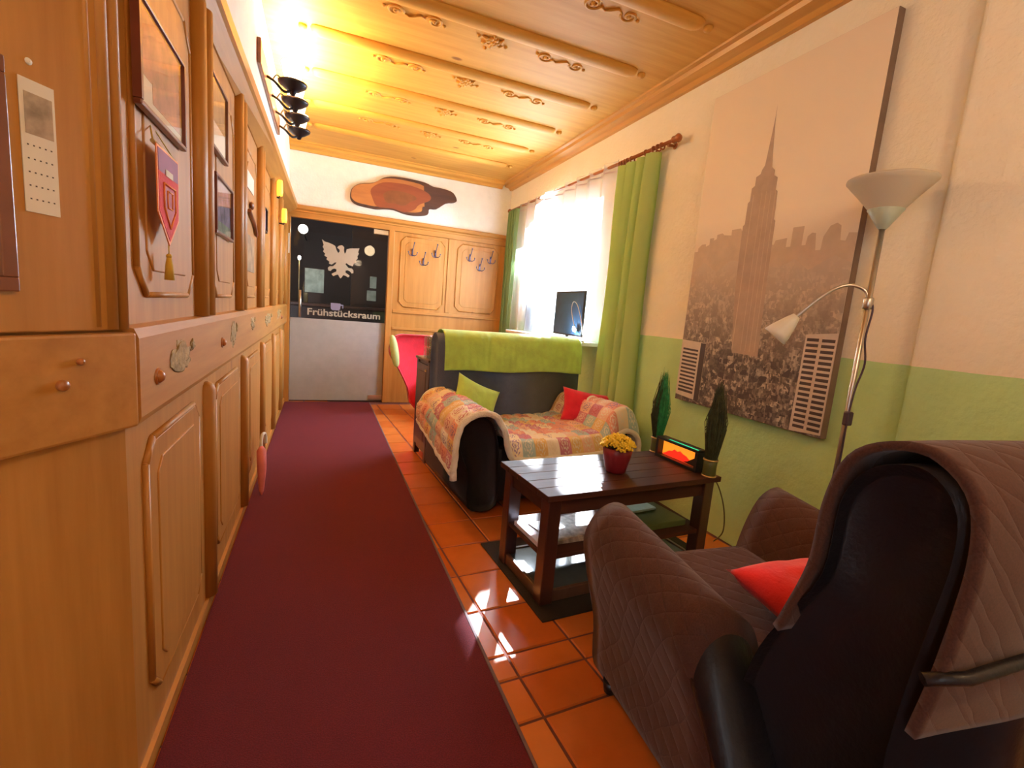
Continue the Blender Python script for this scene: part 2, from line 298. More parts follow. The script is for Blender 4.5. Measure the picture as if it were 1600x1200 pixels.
# ------------------------------------------------------------------ mesh helpers
class MB:
    def __init__(s): s.bm = bmesh.new(); s.uv = None; s.mi = 0
    def poly(s, pts, faces):
        vs_ = [s.bm.verts.new(p) for p in pts]
        for f in faces:
            try: fc = s.bm.faces.new([vs_[i] for i in f]); fc.material_index = s.mi
            except ValueError: pass
        return vs_
    def box(s, a, b, bev=0.0, seg=2, M=None):
        x0, y0, z0 = a; x1, y1, z1 = b
        t = bmesh.new()
        bmesh.ops.create_cube(t, size=1.0)
        bmesh.ops.scale(t, vec=(x1 - x0, y1 - y0, z1 - z0), verts=t.verts)
        bmesh.ops.translate(t, vec=((x0 + x1) / 2, (y0 + y1) / 2, (z0 + z1) / 2), verts=t.verts)
        if bev: bmesh.ops.bevel(t, geom=list(t.edges), offset=bev, segments=seg, profile=0.5, affect='EDGES')
        s.add(t, M); return s
    def add(s, t, M=None):
        if M is not None: bmesh.ops.transform(t, matrix=M, verts=t.verts)
        mp = {}
        for v_ in t.verts: mp[v_] = s.bm.verts.new(v_.co)
        for f in t.faces:
            try: g_ = s.bm.faces.new([mp[v_] for v_ in f.verts]); g_.material_index = s.mi; g_.smooth = f.smooth
            except ValueError: pass
        t.free()
    def prism(s, pts, d, M=None, bev=0.0):
        """outline pts in (x, z), extruded along +y by d"""
        t = bmesh.new()
        vs_ = [t.verts.new((p[0], 0, p[1])) for p in pts]
        f = t.faces.new(vs_)
        r = bmesh.ops.extrude_face_region(t, geom=[f])
        bmesh.ops.translate(t, vec=(0, d, 0), verts=[e for e in r['geom'] if isinstance(e, bmesh.types.BMVert)])
        bmesh.ops.recalc_face_normals(t, faces=t.faces)
        if bev: bmesh.ops.bevel(t, geom=list(t.edges), offset=bev, segments=2, profile=0.5, affect='EDGES')
        s.add(t, M); return s
    def tube(s, path, r, n=8, cap=True, M=None, sx=1.0):
        P = [Vector(p) for p in path]; L = len(P)
        rs = r if isinstance(r, (list, tuple)) else [r] * L
        rings = []; up = Vector((0, 0, 1))
        t0 = (P[1] - P[0]).normalized()
        a = t0.cross(up)
        if a.length < 1e-3: a = t0.cross(Vector((0, 1, 0)))
        a.normalize()
        for i in range(L):
            t_ = (P[min(i + 1, L - 1)] - P[max(i - 1, 0)]).normalized()
            a = (a - t_ * a.dot(t_)).normalized(); b_ = t_.cross(a)
            ring = []
            for k in range(n):
                q = P[i] + (a * math.cos(2 * PI * k / n) * sx + b_ * math.sin(2 * PI * k / n)) * rs[i]
                if M is not None: q = M @ q
                ring.append(s.bm.verts.new(q))
            rings.append(ring)
        for i in range(L - 1):
            for k in range(n):
                f = s.bm.faces.new((rings[i][k], rings[i][(k + 1) % n], rings[i + 1][(k + 1) % n], rings[i + 1][k])); f.smooth = True; f.material_index = s.mi
        if cap:
            for rg in (rings[0][::-1], rings[-1]):
                f = s.bm.faces.new(rg); f.material_index = s.mi
        return s
    def lathe(s, prof, n=24, M=None, cap0=False, cap1=False):
        rings = []
        for (r_, z_) in prof:
            ring = []
            for k in range(n):
                q = Vector((r_ * math.cos(2 * PI * k / n), r_ * math.sin(2 * PI * k / n), z_))
                if M is not None: q = M @ q
                ring.append(s.bm.verts.new(q))
            rings.append(ring)
        for i in range(len(rings) - 1):
            for k in range(n):
                f = s.bm.faces.new((rings[i][k], rings[i][(k + 1) % n], rings[i + 1][(k + 1) % n], rings[i + 1][k])); f.smooth = True; f.material_index = s.mi
        if cap0: s.bm.faces.new(rings[0][::-1]).material_index = s.mi
        if cap1: s.bm.faces.new(rings[-1]).material_index = s.mi
        return s
    def loft(s, rings, cap=True, M=None):
        vr = []
        for rg in rings:
            vr.append([s.bm.verts.new((M @ Vector(p)) if M is not None else p) for p in rg])
        n = len(vr[0])
        for i in range(len(vr) - 1):
            for k in range(n):
                f = s.bm.faces.new((vr[i][k], vr[i][(k + 1) % n], vr[i + 1][(k + 1) % n], vr[i + 1][k])); f.smooth = True; f.material_index = s.mi
        if cap:
            for rg in (vr[0][::-1], vr[-1]):
                f = s.bm.faces.new(rg); f.material_index = s.mi; f.smooth = True
        return s
    def ball(s, c, r, sub=2, sc=(1, 1, 1)):
        t = bmesh.new(); bmesh.ops.create_icosphere(t, subdivisions=sub, radius=1.0)
        for f in t.faces: f.smooth = True
        rr = (r * sc[0], r * sc[1], r * sc[2])
        s.add(t, Matrix.Translation(c) @ Matrix.Diagonal((*rr, 1))); return s
    def grid(s, fn, nu, nv, uvs=(1, 1)):
        uvl = s.bm.loops.layers.uv.verify()
        g_ = [[s.bm.verts.new(fn(i / nu, j / nv)) for j in range(nv + 1)] for i in range(nu + 1)]
        for i in range(nu):
            for j in range(nv):
                f = s.bm.faces.new((g_[i][j], g_[i + 1][j], g_[i + 1][j + 1], g_[i][j + 1])); f.smooth = True; f.material_index = s.mi
                for lp, (a, b_) in zip(f.loops, ((i, j), (i + 1, j), (i + 1, j + 1), (i, j + 1))):
                    lp[uvl].uv = (a / nu * uvs[0], b_ / nv * uvs[1])
        return s
    def build(s, name, mats, parent=None, smooth_angle=None, loc=None, flip=True):
        if flip: bmesh.ops.recalc_face_normals(s.bm, faces=s.bm.faces)
        me = bpy.data.meshes.new(name); s.bm.to_mesh(me); s.bm.free()
        for m_ in (mats if isinstance(mats, (list, tuple)) else [mats]): me.materials.append(MATS[m_])
        o = bpy.data.objects.new(name, me); col.objects.link(o)
        if parent is not None: o.parent = parent
        if loc: o.location = loc
        return o
def mod_solid(o, t, off=0):
    md = o.modifiers.new('thickness', 'SOLIDIFY'); md.thickness = t; md.offset = off; return o
def mod_sub(o, n=1):
    md = o.modifiers.new('smooth', 'SUBSURF'); md.levels = n; md.render_levels = n
    for p in o.data.polygons: p.use_smooth = True
    return o
def tag(o, label=None, cat=None, group=None, kind=None):
    if label: o['label'] = label
    if cat: o['category'] = cat
    if group: o['group'] = group
    if kind: o['kind'] = kind
    return o
def thing(name, label, cat, loc=(0, 0, 0), rz=0, group=None):
    o = bpy.data.objects.new(name, None); col.objects.link(o); o.empty_display_size = 0.1
    o.location = loc; o.rotation_euler = (0, 0, rz)
    return tag(o, label, cat, group)
def copy_tree(o, loc=None, label=None):
    c = o.copy(); col.objects.link(c)
    if loc is not None: c.location = loc
    if label: c['label'] = label
    for ch in list(o.children):
        k = ch.copy(); col.objects.link(k); k.parent = c
        for g_ in list(ch.children):
            q = g_.copy(); col.objects.link(q); q.parent = k
    return c
def struct(o, parent=None): o['kind'] = 'structure'; return o
plain('carve_grey', (0.40, 0.27, 0.11), 0.75, var=0.35, vscale=40, bumps=0.6, bscale=60)
plain('peg_wood', (0.42, 0.15, 0.04), 0.35, coat=0.3)  # reddish brown wood of the pegs
plain('binding', (0.16, 0.10, 0.12), 0.7)
XW, YB, ZC = 2.196, 5.84, 2.80        # right wall face, back wall face, ceiling
XL = -0.38
def B(name, boxes, mat_, parent=None, bev=0.0):
    m_ = MB()
    for a, b_ in boxes: m_.box(a, b_, bev)
    return m_.build(name, mat_, parent)
def MXL(x0): return Matrix(((0, 1, 0, x0), (1, 0, 0, 0), (0, 0, 1, 0), (0, 0, 0, 1)))
def MYB(y0): return Matrix(((1, 0, 0, 0), (0, -1, 0, y0), (0, 0, 1, 0), (0, 0, 0, 1)))
TH = math.radians(28.32)
MNEAR = Matrix(((math.sin(TH), math.cos(TH), 0, -0.38), (math.cos(TH), -math.sin(TH), 0, 1.2), (0, 0, 1, 0), (0, 0, 0, 1)))

# ---- floor: terracotta tiles over grout, the courses turned a few degrees to the walls
m_ = MB(); m_.box((-1.9, -1.5, -0.12), (2.5, 9.3, -0.005))
fl = struct(m_.build('floor', 'grout'))
tiles = MB(); RF = Matrix.Translation((0.625, 1.6, 0)) @ Matrix.Rotation(0.062, 4, 'Z')
vl = [-0.217, -0.327, -0.494]
rows = []
y = -0.494
while y > -3.0: rows.append((y - 0.268, y)); y -= 0.268
rows += [(-0.494, -0.327), (-0.327, -0.217), (-0.217, 0.042)]
y = 0.042
while y < 4.2: rows.append((y, y + 0.27)); y += 0.27
for v0, v1 in rows:
    for k in range(-9, 7):
        u0, u1 = k * 0.262, (k + 1) * 0.262; g_ = 0.0045
        c_ = RF @ Vector(((u0 + u1) / 2, (v0 + v1) / 2, 0))
        if not (-1.75 < c_.x < 2.12 and -1.4 < c_.y < 5.8): continue
        P = [(u0 + g_, v0 + g_), (u1 - g_, v0 + g_), (u1 - g_, v1 - g_), (u0 + g_, v1 - g_)]
        q = 0.004
        Q = [(u0 + g_ + q, v0 + g_ + q), (u1 - g_ - q, v0 + g_ + q), (u1 - g_ - q, v1 - g_ - q), (u0 + g_ + q, v1 - g_ - q)]
        tiles.poly([RF @ Vector((*p, -0.0049)) for p in P] + [RF @ Vector((*p, 0)) for p in Q],
                   [(4, 5, 6, 7), (0, 1, 5, 4), (1, 2, 6, 5), (2, 3, 7, 6), (3, 0, 4, 7)])
struct(tiles.build('floor_tiles', 'terracotta', fl))

# ---- ceiling with rounded beams and carved ornaments
ce = struct(B('ceiling', [((-1.9, -1.5, ZC), (2.5, 5.95, ZC + 0.1))], 'ceil_x'))
def beam_bm():
    m_ = MB(); rings = []
    for x, s_ in ((0, 0.0), (0.01, 0.7), (0.03, 0.95), (0.06, 1), (1.86, 1), (1.9, 0.95), (1.93, 0.7), (1.945, 0.0)):
        rings.append([(x, 0.055 * math.cos(a) * max(s_, 0.02), -0.034 * math.sin(a) * max(s_, 0.02)) for a in [PI * i / 12 for i in range(13)]])
    m_.loft(rings)
    m_.ball((1.985, 0, -0.006), 0.026, 2, (1, 1, 0.8)); m_.ball((-0.04, 0, -0.006), 0.026, 2, (1, 1, 0.8))
    return m_
b0 = beam_bm().build('beam', 'ceil_x', ce, loc=(-0.10, 5.125, ZC)); struct(b0)
for k in range(1, 11):
    c_ = b0.copy(); col.objects.link(c_); c_.location = (-0.10, 5.125 - 0.578 * k, ZC)
m_ = MB()
for k in range(6):
    a = PI / 3 * k
    m_.ball((0.030 * math.cos(a), 0.030 * math.sin(a), -0.003), 0.017, 2, (1, 1, 0.7))
    m_.tube([(0.03 * math.cos(a + .5), 0.03 * math.sin(a + .5), 0), (0.055 * math.cos(a + .5), 0.055 * math.sin(a + .5), -0.008), (0.075 * math.cos(a + .3), 0.075 * math.sin(a + .3), 0)], [0.004, 0.010, 0.003], 6)
m_.ball((0, 0, -0.004), 0.016)
for a in range(4): m_.ball((0.092 * math.cos(a * PI / 2 + .2), 0.092 * math.sin(a * PI / 2 + .2), -0.002), 0.012)
ro = m_.build('rosette', 'ceil_x', ce, loc=(0.915, 2.96, ZC)); struct(ro)
m_ = MB()
def spiral(cx, cy, r0, t0, t1, n=26, dr=0.55):
    return [(cx + r0 * (1 - dr * i / n) * math.cos(t0 + (t1 - t0) * i / n), cy + r0 * (1 - dr * i / n) * math.sin(t0 + (t1 - t0) * i / n), -0.002) for i in range(n + 1)]
m_.tube(spiral(-0.11, 0, 0.052, 0, 8.4, 34, 0.75), 0.0075, 6); m_.tube(spiral(0.11, 0, 0.048, PI, PI - 8.4, 34, 0.75), 0.0075, 6)
m_.tube([(-0.058, 0.0, -0.002), (-0.03, 0.022, -0.003), (0.0, 0, -0.004), (0.03, -0.022, -0.003), (0.062, 0.0, -0.002)], [0.005, 0.007, 0.009, 0.007, 0.005], 6)
m_.ball((-0.11, 0, -0.002), 0.012); m_.ball((0.11, 0, -0.002), 0.012); m_.ball((0.17, 0.012, -0.002), 0.011); m_.ball((-0.17, -0.012, -0.002), 0.011)
sc_ = m_.build('scroll_carving', 'ceil_x', ce, loc=(1.37, 2.95, ZC)); struct(sc_)
sy = 2.95 - 0.585 * 6
for k in range(10):
    yy = sy + 0.585 * k
    for src, xx in ((ro, 0.915), (sc_, 1.36), (sc_, 0.45)):
        if src is ro and k == 6 or (src is sc_ and k == 6 and xx > 1): continue
        c_ = src.copy(); col.objects.link(c_); c_.location = (xx, yy, ZC)
        if xx < 0.6: c_.rotation_euler = (0, 0, PI)

# ---- crown mouldings
m_ = MB(); m_.prism([(XW, 2.728), (XW - 0.028, 2.728), (XW - 0.045, 2.75), (XW - 0.10, 2.762), (XW - 0.108, 2.785), (XW - 0.135, 2.79), (XW - 0.14, 2.8), (XW, 2.8)], 7.34, Matrix.Translation((0, -1.5, 0)))
struct(m_.build('trim_1', 'ceil_y'))
Mb = Matrix(((0, 1, 0, -0.345), (-1, 0, 0, YB + XW), (0, 0, 1, 0), (0, 0, 0, 1)))
m_ = MB(); m_.prism([(XW, 2.728), (XW - 0.028, 2.728), (XW - 0.045, 2.75), (XW - 0.10, 2.762), (XW - 0.108, 2.785), (XW - 0.135, 2.79), (XW - 0.14, 2.8), (XW, 2.8)], XW + 0.205 - 0.0, Matrix(((0, 1, 0, -0.345), (1, 0, 0, YB - XW), (0, 0, 1, 0), (0, 0, 0, 1))))
struct(m_.build('trim_2', 'ceil_x'))

# ---- right wall with window opening; nearest stretch stands proud with a soft corner
WY0, WY1, WZ0, WZ1 = 3.62, 5.18, 1.03, 2.25
m_ = MB()
m_.box((XW, 1.13, 0), (XW + 0.20, WY0, ZC)); m_.box((XW, WY1, 0), (XW + 0.20, YB + 0.12, ZC))
m_.box((XW, WY0, 0), (XW + 0.20, WY1, WZ0)); m_.box((XW, WY0, WZ1), (XW + 0.20, WY1, ZC))
prof = [(XW + 0.20, 1.135)] + [(XW, 1.135)] + [(XW - 0.035 + 0.035 * math.cos(a) * 1.0, 1.10 + 0.035 * math.sin(a)) for a in []]
pts = [(XW + 0.20, 1.131), (XW + 0.001, 1.131)] + [(XW - 0.030 + 0.030 * math.cos(a), 1.100 + 0.030 * math.sin(a)) for a in [PI / 2 + PI / 2 * i / 6 for i in range(7)]] + [(XW - 0.060, -1.5), (XW + 0.20, -1.5)]
m_.prism(pts, ZC, Matrix(((1, 0, 0, 0), (0, 0, 1, 0), (0, 1, 0, 0), (0, 0, 0, 1))))
struct(m_.build('wall_right', 'two_tone_wall'))
# ---- back wall plaster and wall behind the camera
struct(B('wall_back', [((-0.5, YB + 0.01, 2.10), (XW + 0.1, YB + 0.12, ZC)), ((0.76, YB + 0.01, 0), (XW + 0.1, YB + 0.12, 2.10))], 'white_plaster'))
struct(B('wall_front', [((-1.9, -1.62, 0), (2.5, -1.5, ZC))], 'white_plaster'))
struct(B('wall_left', [((-0.60, 1.18, 2.16), (-0.345, YB + 0.12, ZC)), ((-0.60, 1.22, 0), (-0.46, YB + 0.12, 2.16))], 'white_plaster'))

# ---- left wood panelling
P1 = struct(B('trim_3', [((-0.46, 1.20, 0), (XL, YB - 0.005, 2.13))], 'pine_z'))
def chamfer(y0, y1, z0, z1, c_):
    return [(y0 + c_, z0), (y1 - c_, z0), (y1, z0 + c_), (y1, z1 - c_), (y1 - c_, z1), (y0 + c_, z1), (y0, z1 - c_), (y0, z0 + c_)]
def loop_tube(m_, pts, r, M=None, t=0.0):
    n = len(pts); seq = list(pts) + [pts[0], pts[1]]
    for i in range(n):
        a, b_ = seq[i], seq[i + 1]
        m_.tube([(a[0], t, a[1]), (b_[0], t, b_[1])], r, 8, True, M); m_.ball((M @ Vector((a[0], t, a[1]))) if M else (a[0], t, a[1]), r, 1)
def raised(name, y0, y1, z0, z1, M, matn, parent, th=0.007, c_=0.06, r=0.0075):
    m_ = MB(); o_ = chamfer(y0, y1, z0, z1, c_)
    m_.prism(o_, th, M, bev=0.006)
    loop_tube(m_, o_, r, M, 0.004)
    i_ = chamfer(y0 + 0.055, y1 - 0.055, z0 + 0.055, z1 - 0.055, c_ * 0.7)
    m_.prism(i_, th + 0.004, M, bev=0.003)
    return struct(m_.build(name, matn, parent))
UP = [(1.285, 1.76), (2.07, 2.50), (2.86, 3.30), (3.66, 4.10), (4.46, 4.88), (5.24, 5.60)]
for a, b_ in UP: raised('upper_panel', a, b_, 1.175, 1.93, MXL(XL), 'pine_z', P1)
LOW = [(1.30, 1.80), (2.08, 2.64), (2.94, 3.48), (3.76, 4.30), (4.58, 5.06), (5.34, 5.70)]
for a, b_ in LOW:
    raised('lower_panel', a, b_, 0.165, 0.83, MXL(XL), 'pine_z', P1, th=0.012, c_=0.05, r=0.009)
for yc in (1.90, 2.68, 3.48, 4.28, 5.06, 5.72):
    m_ = MB()
    for d in (-0.052, 0.0, 0.052):
        rr = 0.030 if d else 0.022
        m_.tube([(XL + 0.004, yc + d, 1.11), (XL + 0.004, yc + d, 2.08)], rr, 14)
    struct(m_.build('post', 'pine_z', P1))
for yc in (1.945, 2.79, 3.62, 4.44, 5.20):
    m_ = MB(); m_.tube([(XL, yc, 0.05), (XL, yc, 0.845), (XL, yc, 0.862), (XL, yc, 0.872)], [0.034, 0.034, 0.028, 0.010], 16)
    struct(m_.build('half_round', 'pine_z', P1))
m_ = MB(); m_.prism([(XL - 0.01, 0.895), (XL + 0.022, 0.90), (XL + 0.028, 0.915), (XL + 0.028, 1.085), (XL + 0.020, 1.105), (XL - 0.01, 1.112)], 4.62, Matrix.Translation((0, 1.205, 0)))
struct(m_.build('belt_rail', 'pine_y', P1))
m_ = MB(); m_.prism([(XL - 0.01, 0.0), (XL + 0.012, 0.0), (XL + 0.012, 0.045), (XL - 0.01, 0.05)], 4.62, Matrix.Translation((0, 1.205, 0)))
struct(m_.build('plinth', 'pine_y', P1))
rnd = random.Random(3)
def blob(m_, c_, sx, sy, sz, sub=3, amp=0.35, seed=0):
    t = bmesh.new(); bmesh.ops.create_icosphere(t, subdivisions=sub, radius=1.0)
    for v_ in t.verts:
        n_ = noise.noise(v_.co * 1.9 + Vector((seed, seed * .7, 0))) + 0.5 * noise.noise(v_.co * 4.5 + Vector((seed, 0, seed)))
        v_.co *= 1 + amp * n_
    for f in t.faces: f.smooth = True
    m_.add(t, Matrix.Translation(c_) @ Matrix.Diagonal((sx, sy, sz, 1)))
for yc, zc, w_, h_ in ((1.52, 1.015, 0.095, 0.042), (2.36, 1.02, 0.06, 0.05), (2.98, 1.03, 0.07, 0.035), (3.8, 1.02, 0.2, 0.04), (4.7, 1.03, 0.15, 0.04)):
    m_ = MB(); blob(m_, (XL + 0.0275, yc, zc), 0.004, w_, h_, 4, 0.5, yc)
    blob(m_, (XL + 0.028, yc + w_ * 1.25, zc + 0.018), 0.006, w_ * 0.22, h_ * 0.4, 3, 0.5, yc + 3)
    struct(m_.build('carved_relief', 'carve_grey', P1))
for yc, zc in ((1.318, 0.988), (2.10, 1.0), (5.0, 0.99)):
    m_ = MB(); m_.ball((XL + 0.030, yc, zc), 0.016, 2, (0.9, 1, 1)); m_.tube([(XL + 0.02, yc, zc), (XL + 0.032, yc, zc)], 0.02, 12)
    struct(m_.build('peg', 'peg_wood', P1))
# cornice: its soffit climbs to a lip that comes forward a little towards the door
m_ = MB()
def corn(yv, xl): return [(XL - 0.02, yv, 2.055), (XL + 0.006, yv, 2.06), (xl - 0.012, yv, 2.125), (xl, yv, 2.135), (xl, yv, 2.185), (xl - 0.01, yv, 2.195), (XL - 0.02, yv, 2.195)]
m_.loft([corn(1.12, -0.335), corn(2.2, -0.325), corn(3.6, -0.297), corn(YB - 0.002, -0.262)])
for f in m_.bm.faces: f.smooth = False
struct(m_.build('cornice', 'pine_y', P1))

# ---- nearest panelling, turned 28 degrees away from the long wall
P2 = MB(); P2.box((-2.6, -0.07, 0), (0.0, 0.0, ZC), M=MNEAR); P2 = struct(P2.build('wall_near', 'pine_z'))
m_ = MB()
for s_, r_ in ((-0.010, 0.012), (-0.034, 0.013)):
    m_.tube([MNEAR @ Vector((s_, 0.012, 1.105)), MNEAR @ Vector((s_, 0.012, 2.75))], r_, 16)
struct(m_.build('corner_post', 'pine_z', P2))
m_ = MB(); m_.box((-2.6, 0, 1.103), (-0.035, 0.018, 2.7), 0.003, M=MNEAR)
for s_ in (-0.062,): m_.tube([MNEAR @ Vector((s_, 0.015, 1.11)), MNEAR @ Vector((s_, 0.015, 2.7))], 0.006, 8)
struct(m_.build('upper_board', 'pine_z', P2))
m_ = MB(); m_.box((-2.6, 0, 0.898), (0.012, 0.024, 1.098), 0.006, M=MNEAR)
struct(m_.build('belt_rail', 'pine_x', P2))
for s_, z_, r_ in ((-0.109, 1.048, 0.006), (-0.142, 1.008, 0.010)):
    m_ = MB(); m_.lathe([(r_, 0), (r_, 0.006), (r_ * 0.8, 0.009), (0.0005, 0.010)], 16, MNEAR @ Matrix.Translation((s_, 0.024, z_)) @ Matrix.Rotation(-PI / 2, 4, 'X'))
    struct(m_.build('peg', 'peg_wood', P2))

# ---- back wall panelling round the glass door
P3 = struct(B('trim_4', [((0.71, YB, 0), (XW, YB + 0.01, 2.10))], 'pine_z'))
struct(B('door_stile', [((0.712, YB - 0.022, 0), (0.775, YB + 0.1, 2.05))], 'pine_z', P3, 0.004))
struct(B('door_stile', [((-0.38, YB - 0.022, 0), (-0.328, YB + 0.1, 2.05))], 'pine_z', P3, 0.004))
m_ = MB(); m_.prism([(YB + 0.01, 2.04), (YB - 0.022, 2.045), (YB - 0.022, 2.10), (YB - 0.030, 2.105), (YB - 0.030, 2.118), (YB - 0.05, 2.135), (YB - 0.05, 2.165), (YB - 0.04, 2.175), (YB + 0.01, 2.178)], XW + 0.38, Matrix(((0, 1, 0, -0.38), (1, 0, 0, 0), (0, 0, 1, 0), (0, 0, 0, 1))))
struct(m_.build('header', 'pine_x', P3))
for a, b_ in ((0.855, 1.385), (1.545, 2.075)): raised('raised_panel', a, b_, 1.178, 2.0, MYB(YB), 'pine_z', P3, th=0.006, c_=0.06, r=0.007)
struct(B('stile', [((1.425, YB - 0.012, 1.15), (1.475, YB, 2.04))], 'pine_z', P3, 0.003))
struct(B('rail', [((0.79, YB - 0.016, 1.10), (XW, YB, 1.135)), ((0.79, YB - 0.016, 0.90), (XW, YB, 0.93))], 'pine_x', P3, 0.003))

# ---- glass door with frosted lower part, decals and fittings
DY = YB + 0.03
dr = B('door_1', [((-0.326, DY, 0.012), (0.71, DY + 0.010, 2.04))], 'door_glass'); struct(dr)
struct(B('frosted_film', [((-0.324, DY - 0.003, 0.016), (0.708, DY - 0.0008, 0.962))], 'frosted', dr))
E_ = [(418,268),(440,285),(470,290),(500,300),(520,310),(532,345),(545,365),(556,350),(553,335),(535,322),(548,305),(572,297),(590,312),(588,340),(596,365),(605,350),(610,325),(640,315),(680,310),(710,305),(700,340),(708,350),(695,375),(700,390),(685,410),(688,425),(668,440),(662,462),(630,455),(612,442),(602,448),(612,462),(628,480),(655,482),(668,497),(668,520),(652,524),(642,508),(622,500),(606,505),(606,522),(622,532),(640,545),(628,560),(606,548),(588,545),(580,560),(568,576),(556,560),(548,545),(530,550),(512,562),(496,545),(515,532),(534,520),(534,502),(518,498),(500,506),(490,522),(472,518),(468,497),(482,482),(506,480),(524,462),(534,446),(520,446),(496,468),(474,460),(480,446),(455,428),(462,412),(438,398),(446,384),(428,366),(436,348),(424,328),(432,312)]
ep = [(-0.011 + (a - 418) / 292 * 0.402, 1.85 - (b_ - 268) / 307 * 0.41) for a, b_ in E_]
m_ = MB(); m_.prism(ep, 0.0015, Matrix.Translation((0, DY - 0.003, 0)))
struct(m_.build('eagle_emblem', 'decal', dr))
def text_mesh(name, s, size, loc, mat_, parent, width=None, rot=(PI / 2, 0, 0), ext=0.0006, off=0.0, align='LEFT'):
    cu = bpy.data.curves.new(name, 'FONT'); cu.body = s; cu.size = size; cu.extrude = ext; cu.offset = off; cu.align_x = align
    to = bpy.data.objects.new(name, cu); col.objects.link(to)
    bpy.context.view_layer.update(); dg = bpy.context.evaluated_depsgraph_get()
    me = bpy.data.meshes.new_from_object(to.evaluated_get(dg)); bpy.data.objects.remove(to)
    me.materials.clear(); me.materials.append(MATS[mat_])
    if width:
        xs = [v_.co.x for v_ in me.vertices]; k = width / (max(xs) - min(xs)); x0 = min(xs)
        for v_ in me.vertices: v_.co.x = (v_.co.x - x0) * k
    o = bpy.data.objects.new(name, me); col.objects.link(o); o.parent = parent; o.location = loc; o.rotation_euler = rot
    return o
struct(text_mesh('lettering', 'Frühstücksraum', 0.105, (-0.147, DY - 0.002, 1.005), 'decal', dr, 0.80, off=0.0022))
m_ = MB(); m_.prism([(0.10, 1.09), (0.115, 1.075), (0.185, 1.075), (0.20, 1.09), (0.205, 1.13), (0.225, 1.13), (0.225, 1.10), (0.235, 1.10), (0.235, 1.142), (0.205, 1.145), (0.205, 1.155), (0.098, 1.155)], 0.0015, Matrix.Translation((0, DY - 0.003, 0)))
struct(m_.build('cup_emblem', 'decal_blue', dr))
m_ = MB(); hx = -0.222
m_.tube([(hx, DY - 0.055, 0.97), (hx, DY - 0.055, 1.27)], 0.0135, 14)
for z_ in (1.0, 1.24): m_.tube([(hx, DY - 0.055, z_), (hx, DY, z_)], 0.008, 10)
struct(m_.build('handle', 'steel', dr))
struct(B('hinge_clamp', [((0.545, DY - 0.014, 1.985), (0.708, DY + 0.02, 2.038))], 'steel', dr, 0.003))
struct(B('hinge_clamp', [((0.545, DY - 0.014, 0.03), (0.708, DY + 0.02, 0.085))], 'steel', dr, 0.003))

# ---- dim room behind the door
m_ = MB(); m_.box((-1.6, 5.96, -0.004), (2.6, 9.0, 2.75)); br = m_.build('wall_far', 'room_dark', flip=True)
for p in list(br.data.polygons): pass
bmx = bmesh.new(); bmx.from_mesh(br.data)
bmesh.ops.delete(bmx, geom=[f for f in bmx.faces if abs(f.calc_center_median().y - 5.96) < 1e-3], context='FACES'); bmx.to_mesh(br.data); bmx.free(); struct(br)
t = thing('bar_counter', 'dark bar counter in the dim room behind the glass door', 'counter', (0.2, 7.5, 0))
B('counter_body', [((-0.9, -0.2, 0), (1.2, 0.3, 1.08))], 'counter_dark', t, 0.005); B('counter_top', [((-0.95, -0.26, 1.08), (1.25, 0.34, 1.12))], 'cabinet_wood', t, 0.006)
t = thing('wall_lamp', 'bright round wall lamp seen through the glass door', 'lamp', (-0.26, 7.45, 2.13))
m_ = MB(); m_.ball((0, 0, 0), 0.062, 3); m_.build('lamp_shade', 'back_lamp_glow', t)
m_ = MB(); m_.tube([(0, 0.05, 0), (0, 0.5, 0.02), (0, 1.54, 0.02)], 0.01, 8); m_.build('arm', 'black_iron', t)
t = thing('bar_light', 'tiny glowing lamp on a tall stem above the bar counter', 'lamp', (-0.30, 7.4, 1.12))
m_ = MB(); m_.tube([(0, 0, 0), (0, 0, 0.58)], 0.008, 8); m_.build('stem', 'gold_band', t)
m_ = MB(); m_.ball((0, 0, 0.61), 0.022, 2, (1, 1, 1.4)); m_.build('bulb', 'back_lamp_glow', t)
m_ = MB(); m_.lathe([(0.0005, 0), (0.045, 0), (0.05, 0.15), (0.06, 0.2), (0.035, 0.34), (0.02, 0.42), (0.0005, 0.43)], 14); tag(m_.build('tap_column', 'gold_band', loc=(-0.20, 7.6, 1.12)), 'yellowish figure shaped column on the bar left of the poster', 'ornament')
t = thing('notice_board', 'pale green grey poster standing on the bar behind the glass', 'poster', (-0.10, 7.4, 1.12))
B('backing', [((-0.135, 0, 0.14), (0.135, 0.02, 0.49))], 'counter_dark', t); B('sheet', [((-0.125, -0.004, 0.15), (0.125, 0, 0.48))], 'poster_pale', t); B('foot', [((-0.08, 0, 0), (0.08, 0.10, 0.14))], 'counter_dark', t)
struct(B('wall_partition', [((0.42, 7.9, 0), (0.98, 8.0, 2.3))], 'counter_dark'))
tag(B('paper_notice', [((0.70, 7.893, 1.42), (0.80, 7.899, 1.60))], 'poster_pale'), 'upper sheet of paper pinned up behind the glass door', 'notice')
tag(B('paper_notice', [((0.66, 7.893, 1.22), (0.80, 7.899, 1.38))], 'poster_pale'), 'lower sheet of paper pinned up behind the glass door', 'notice')

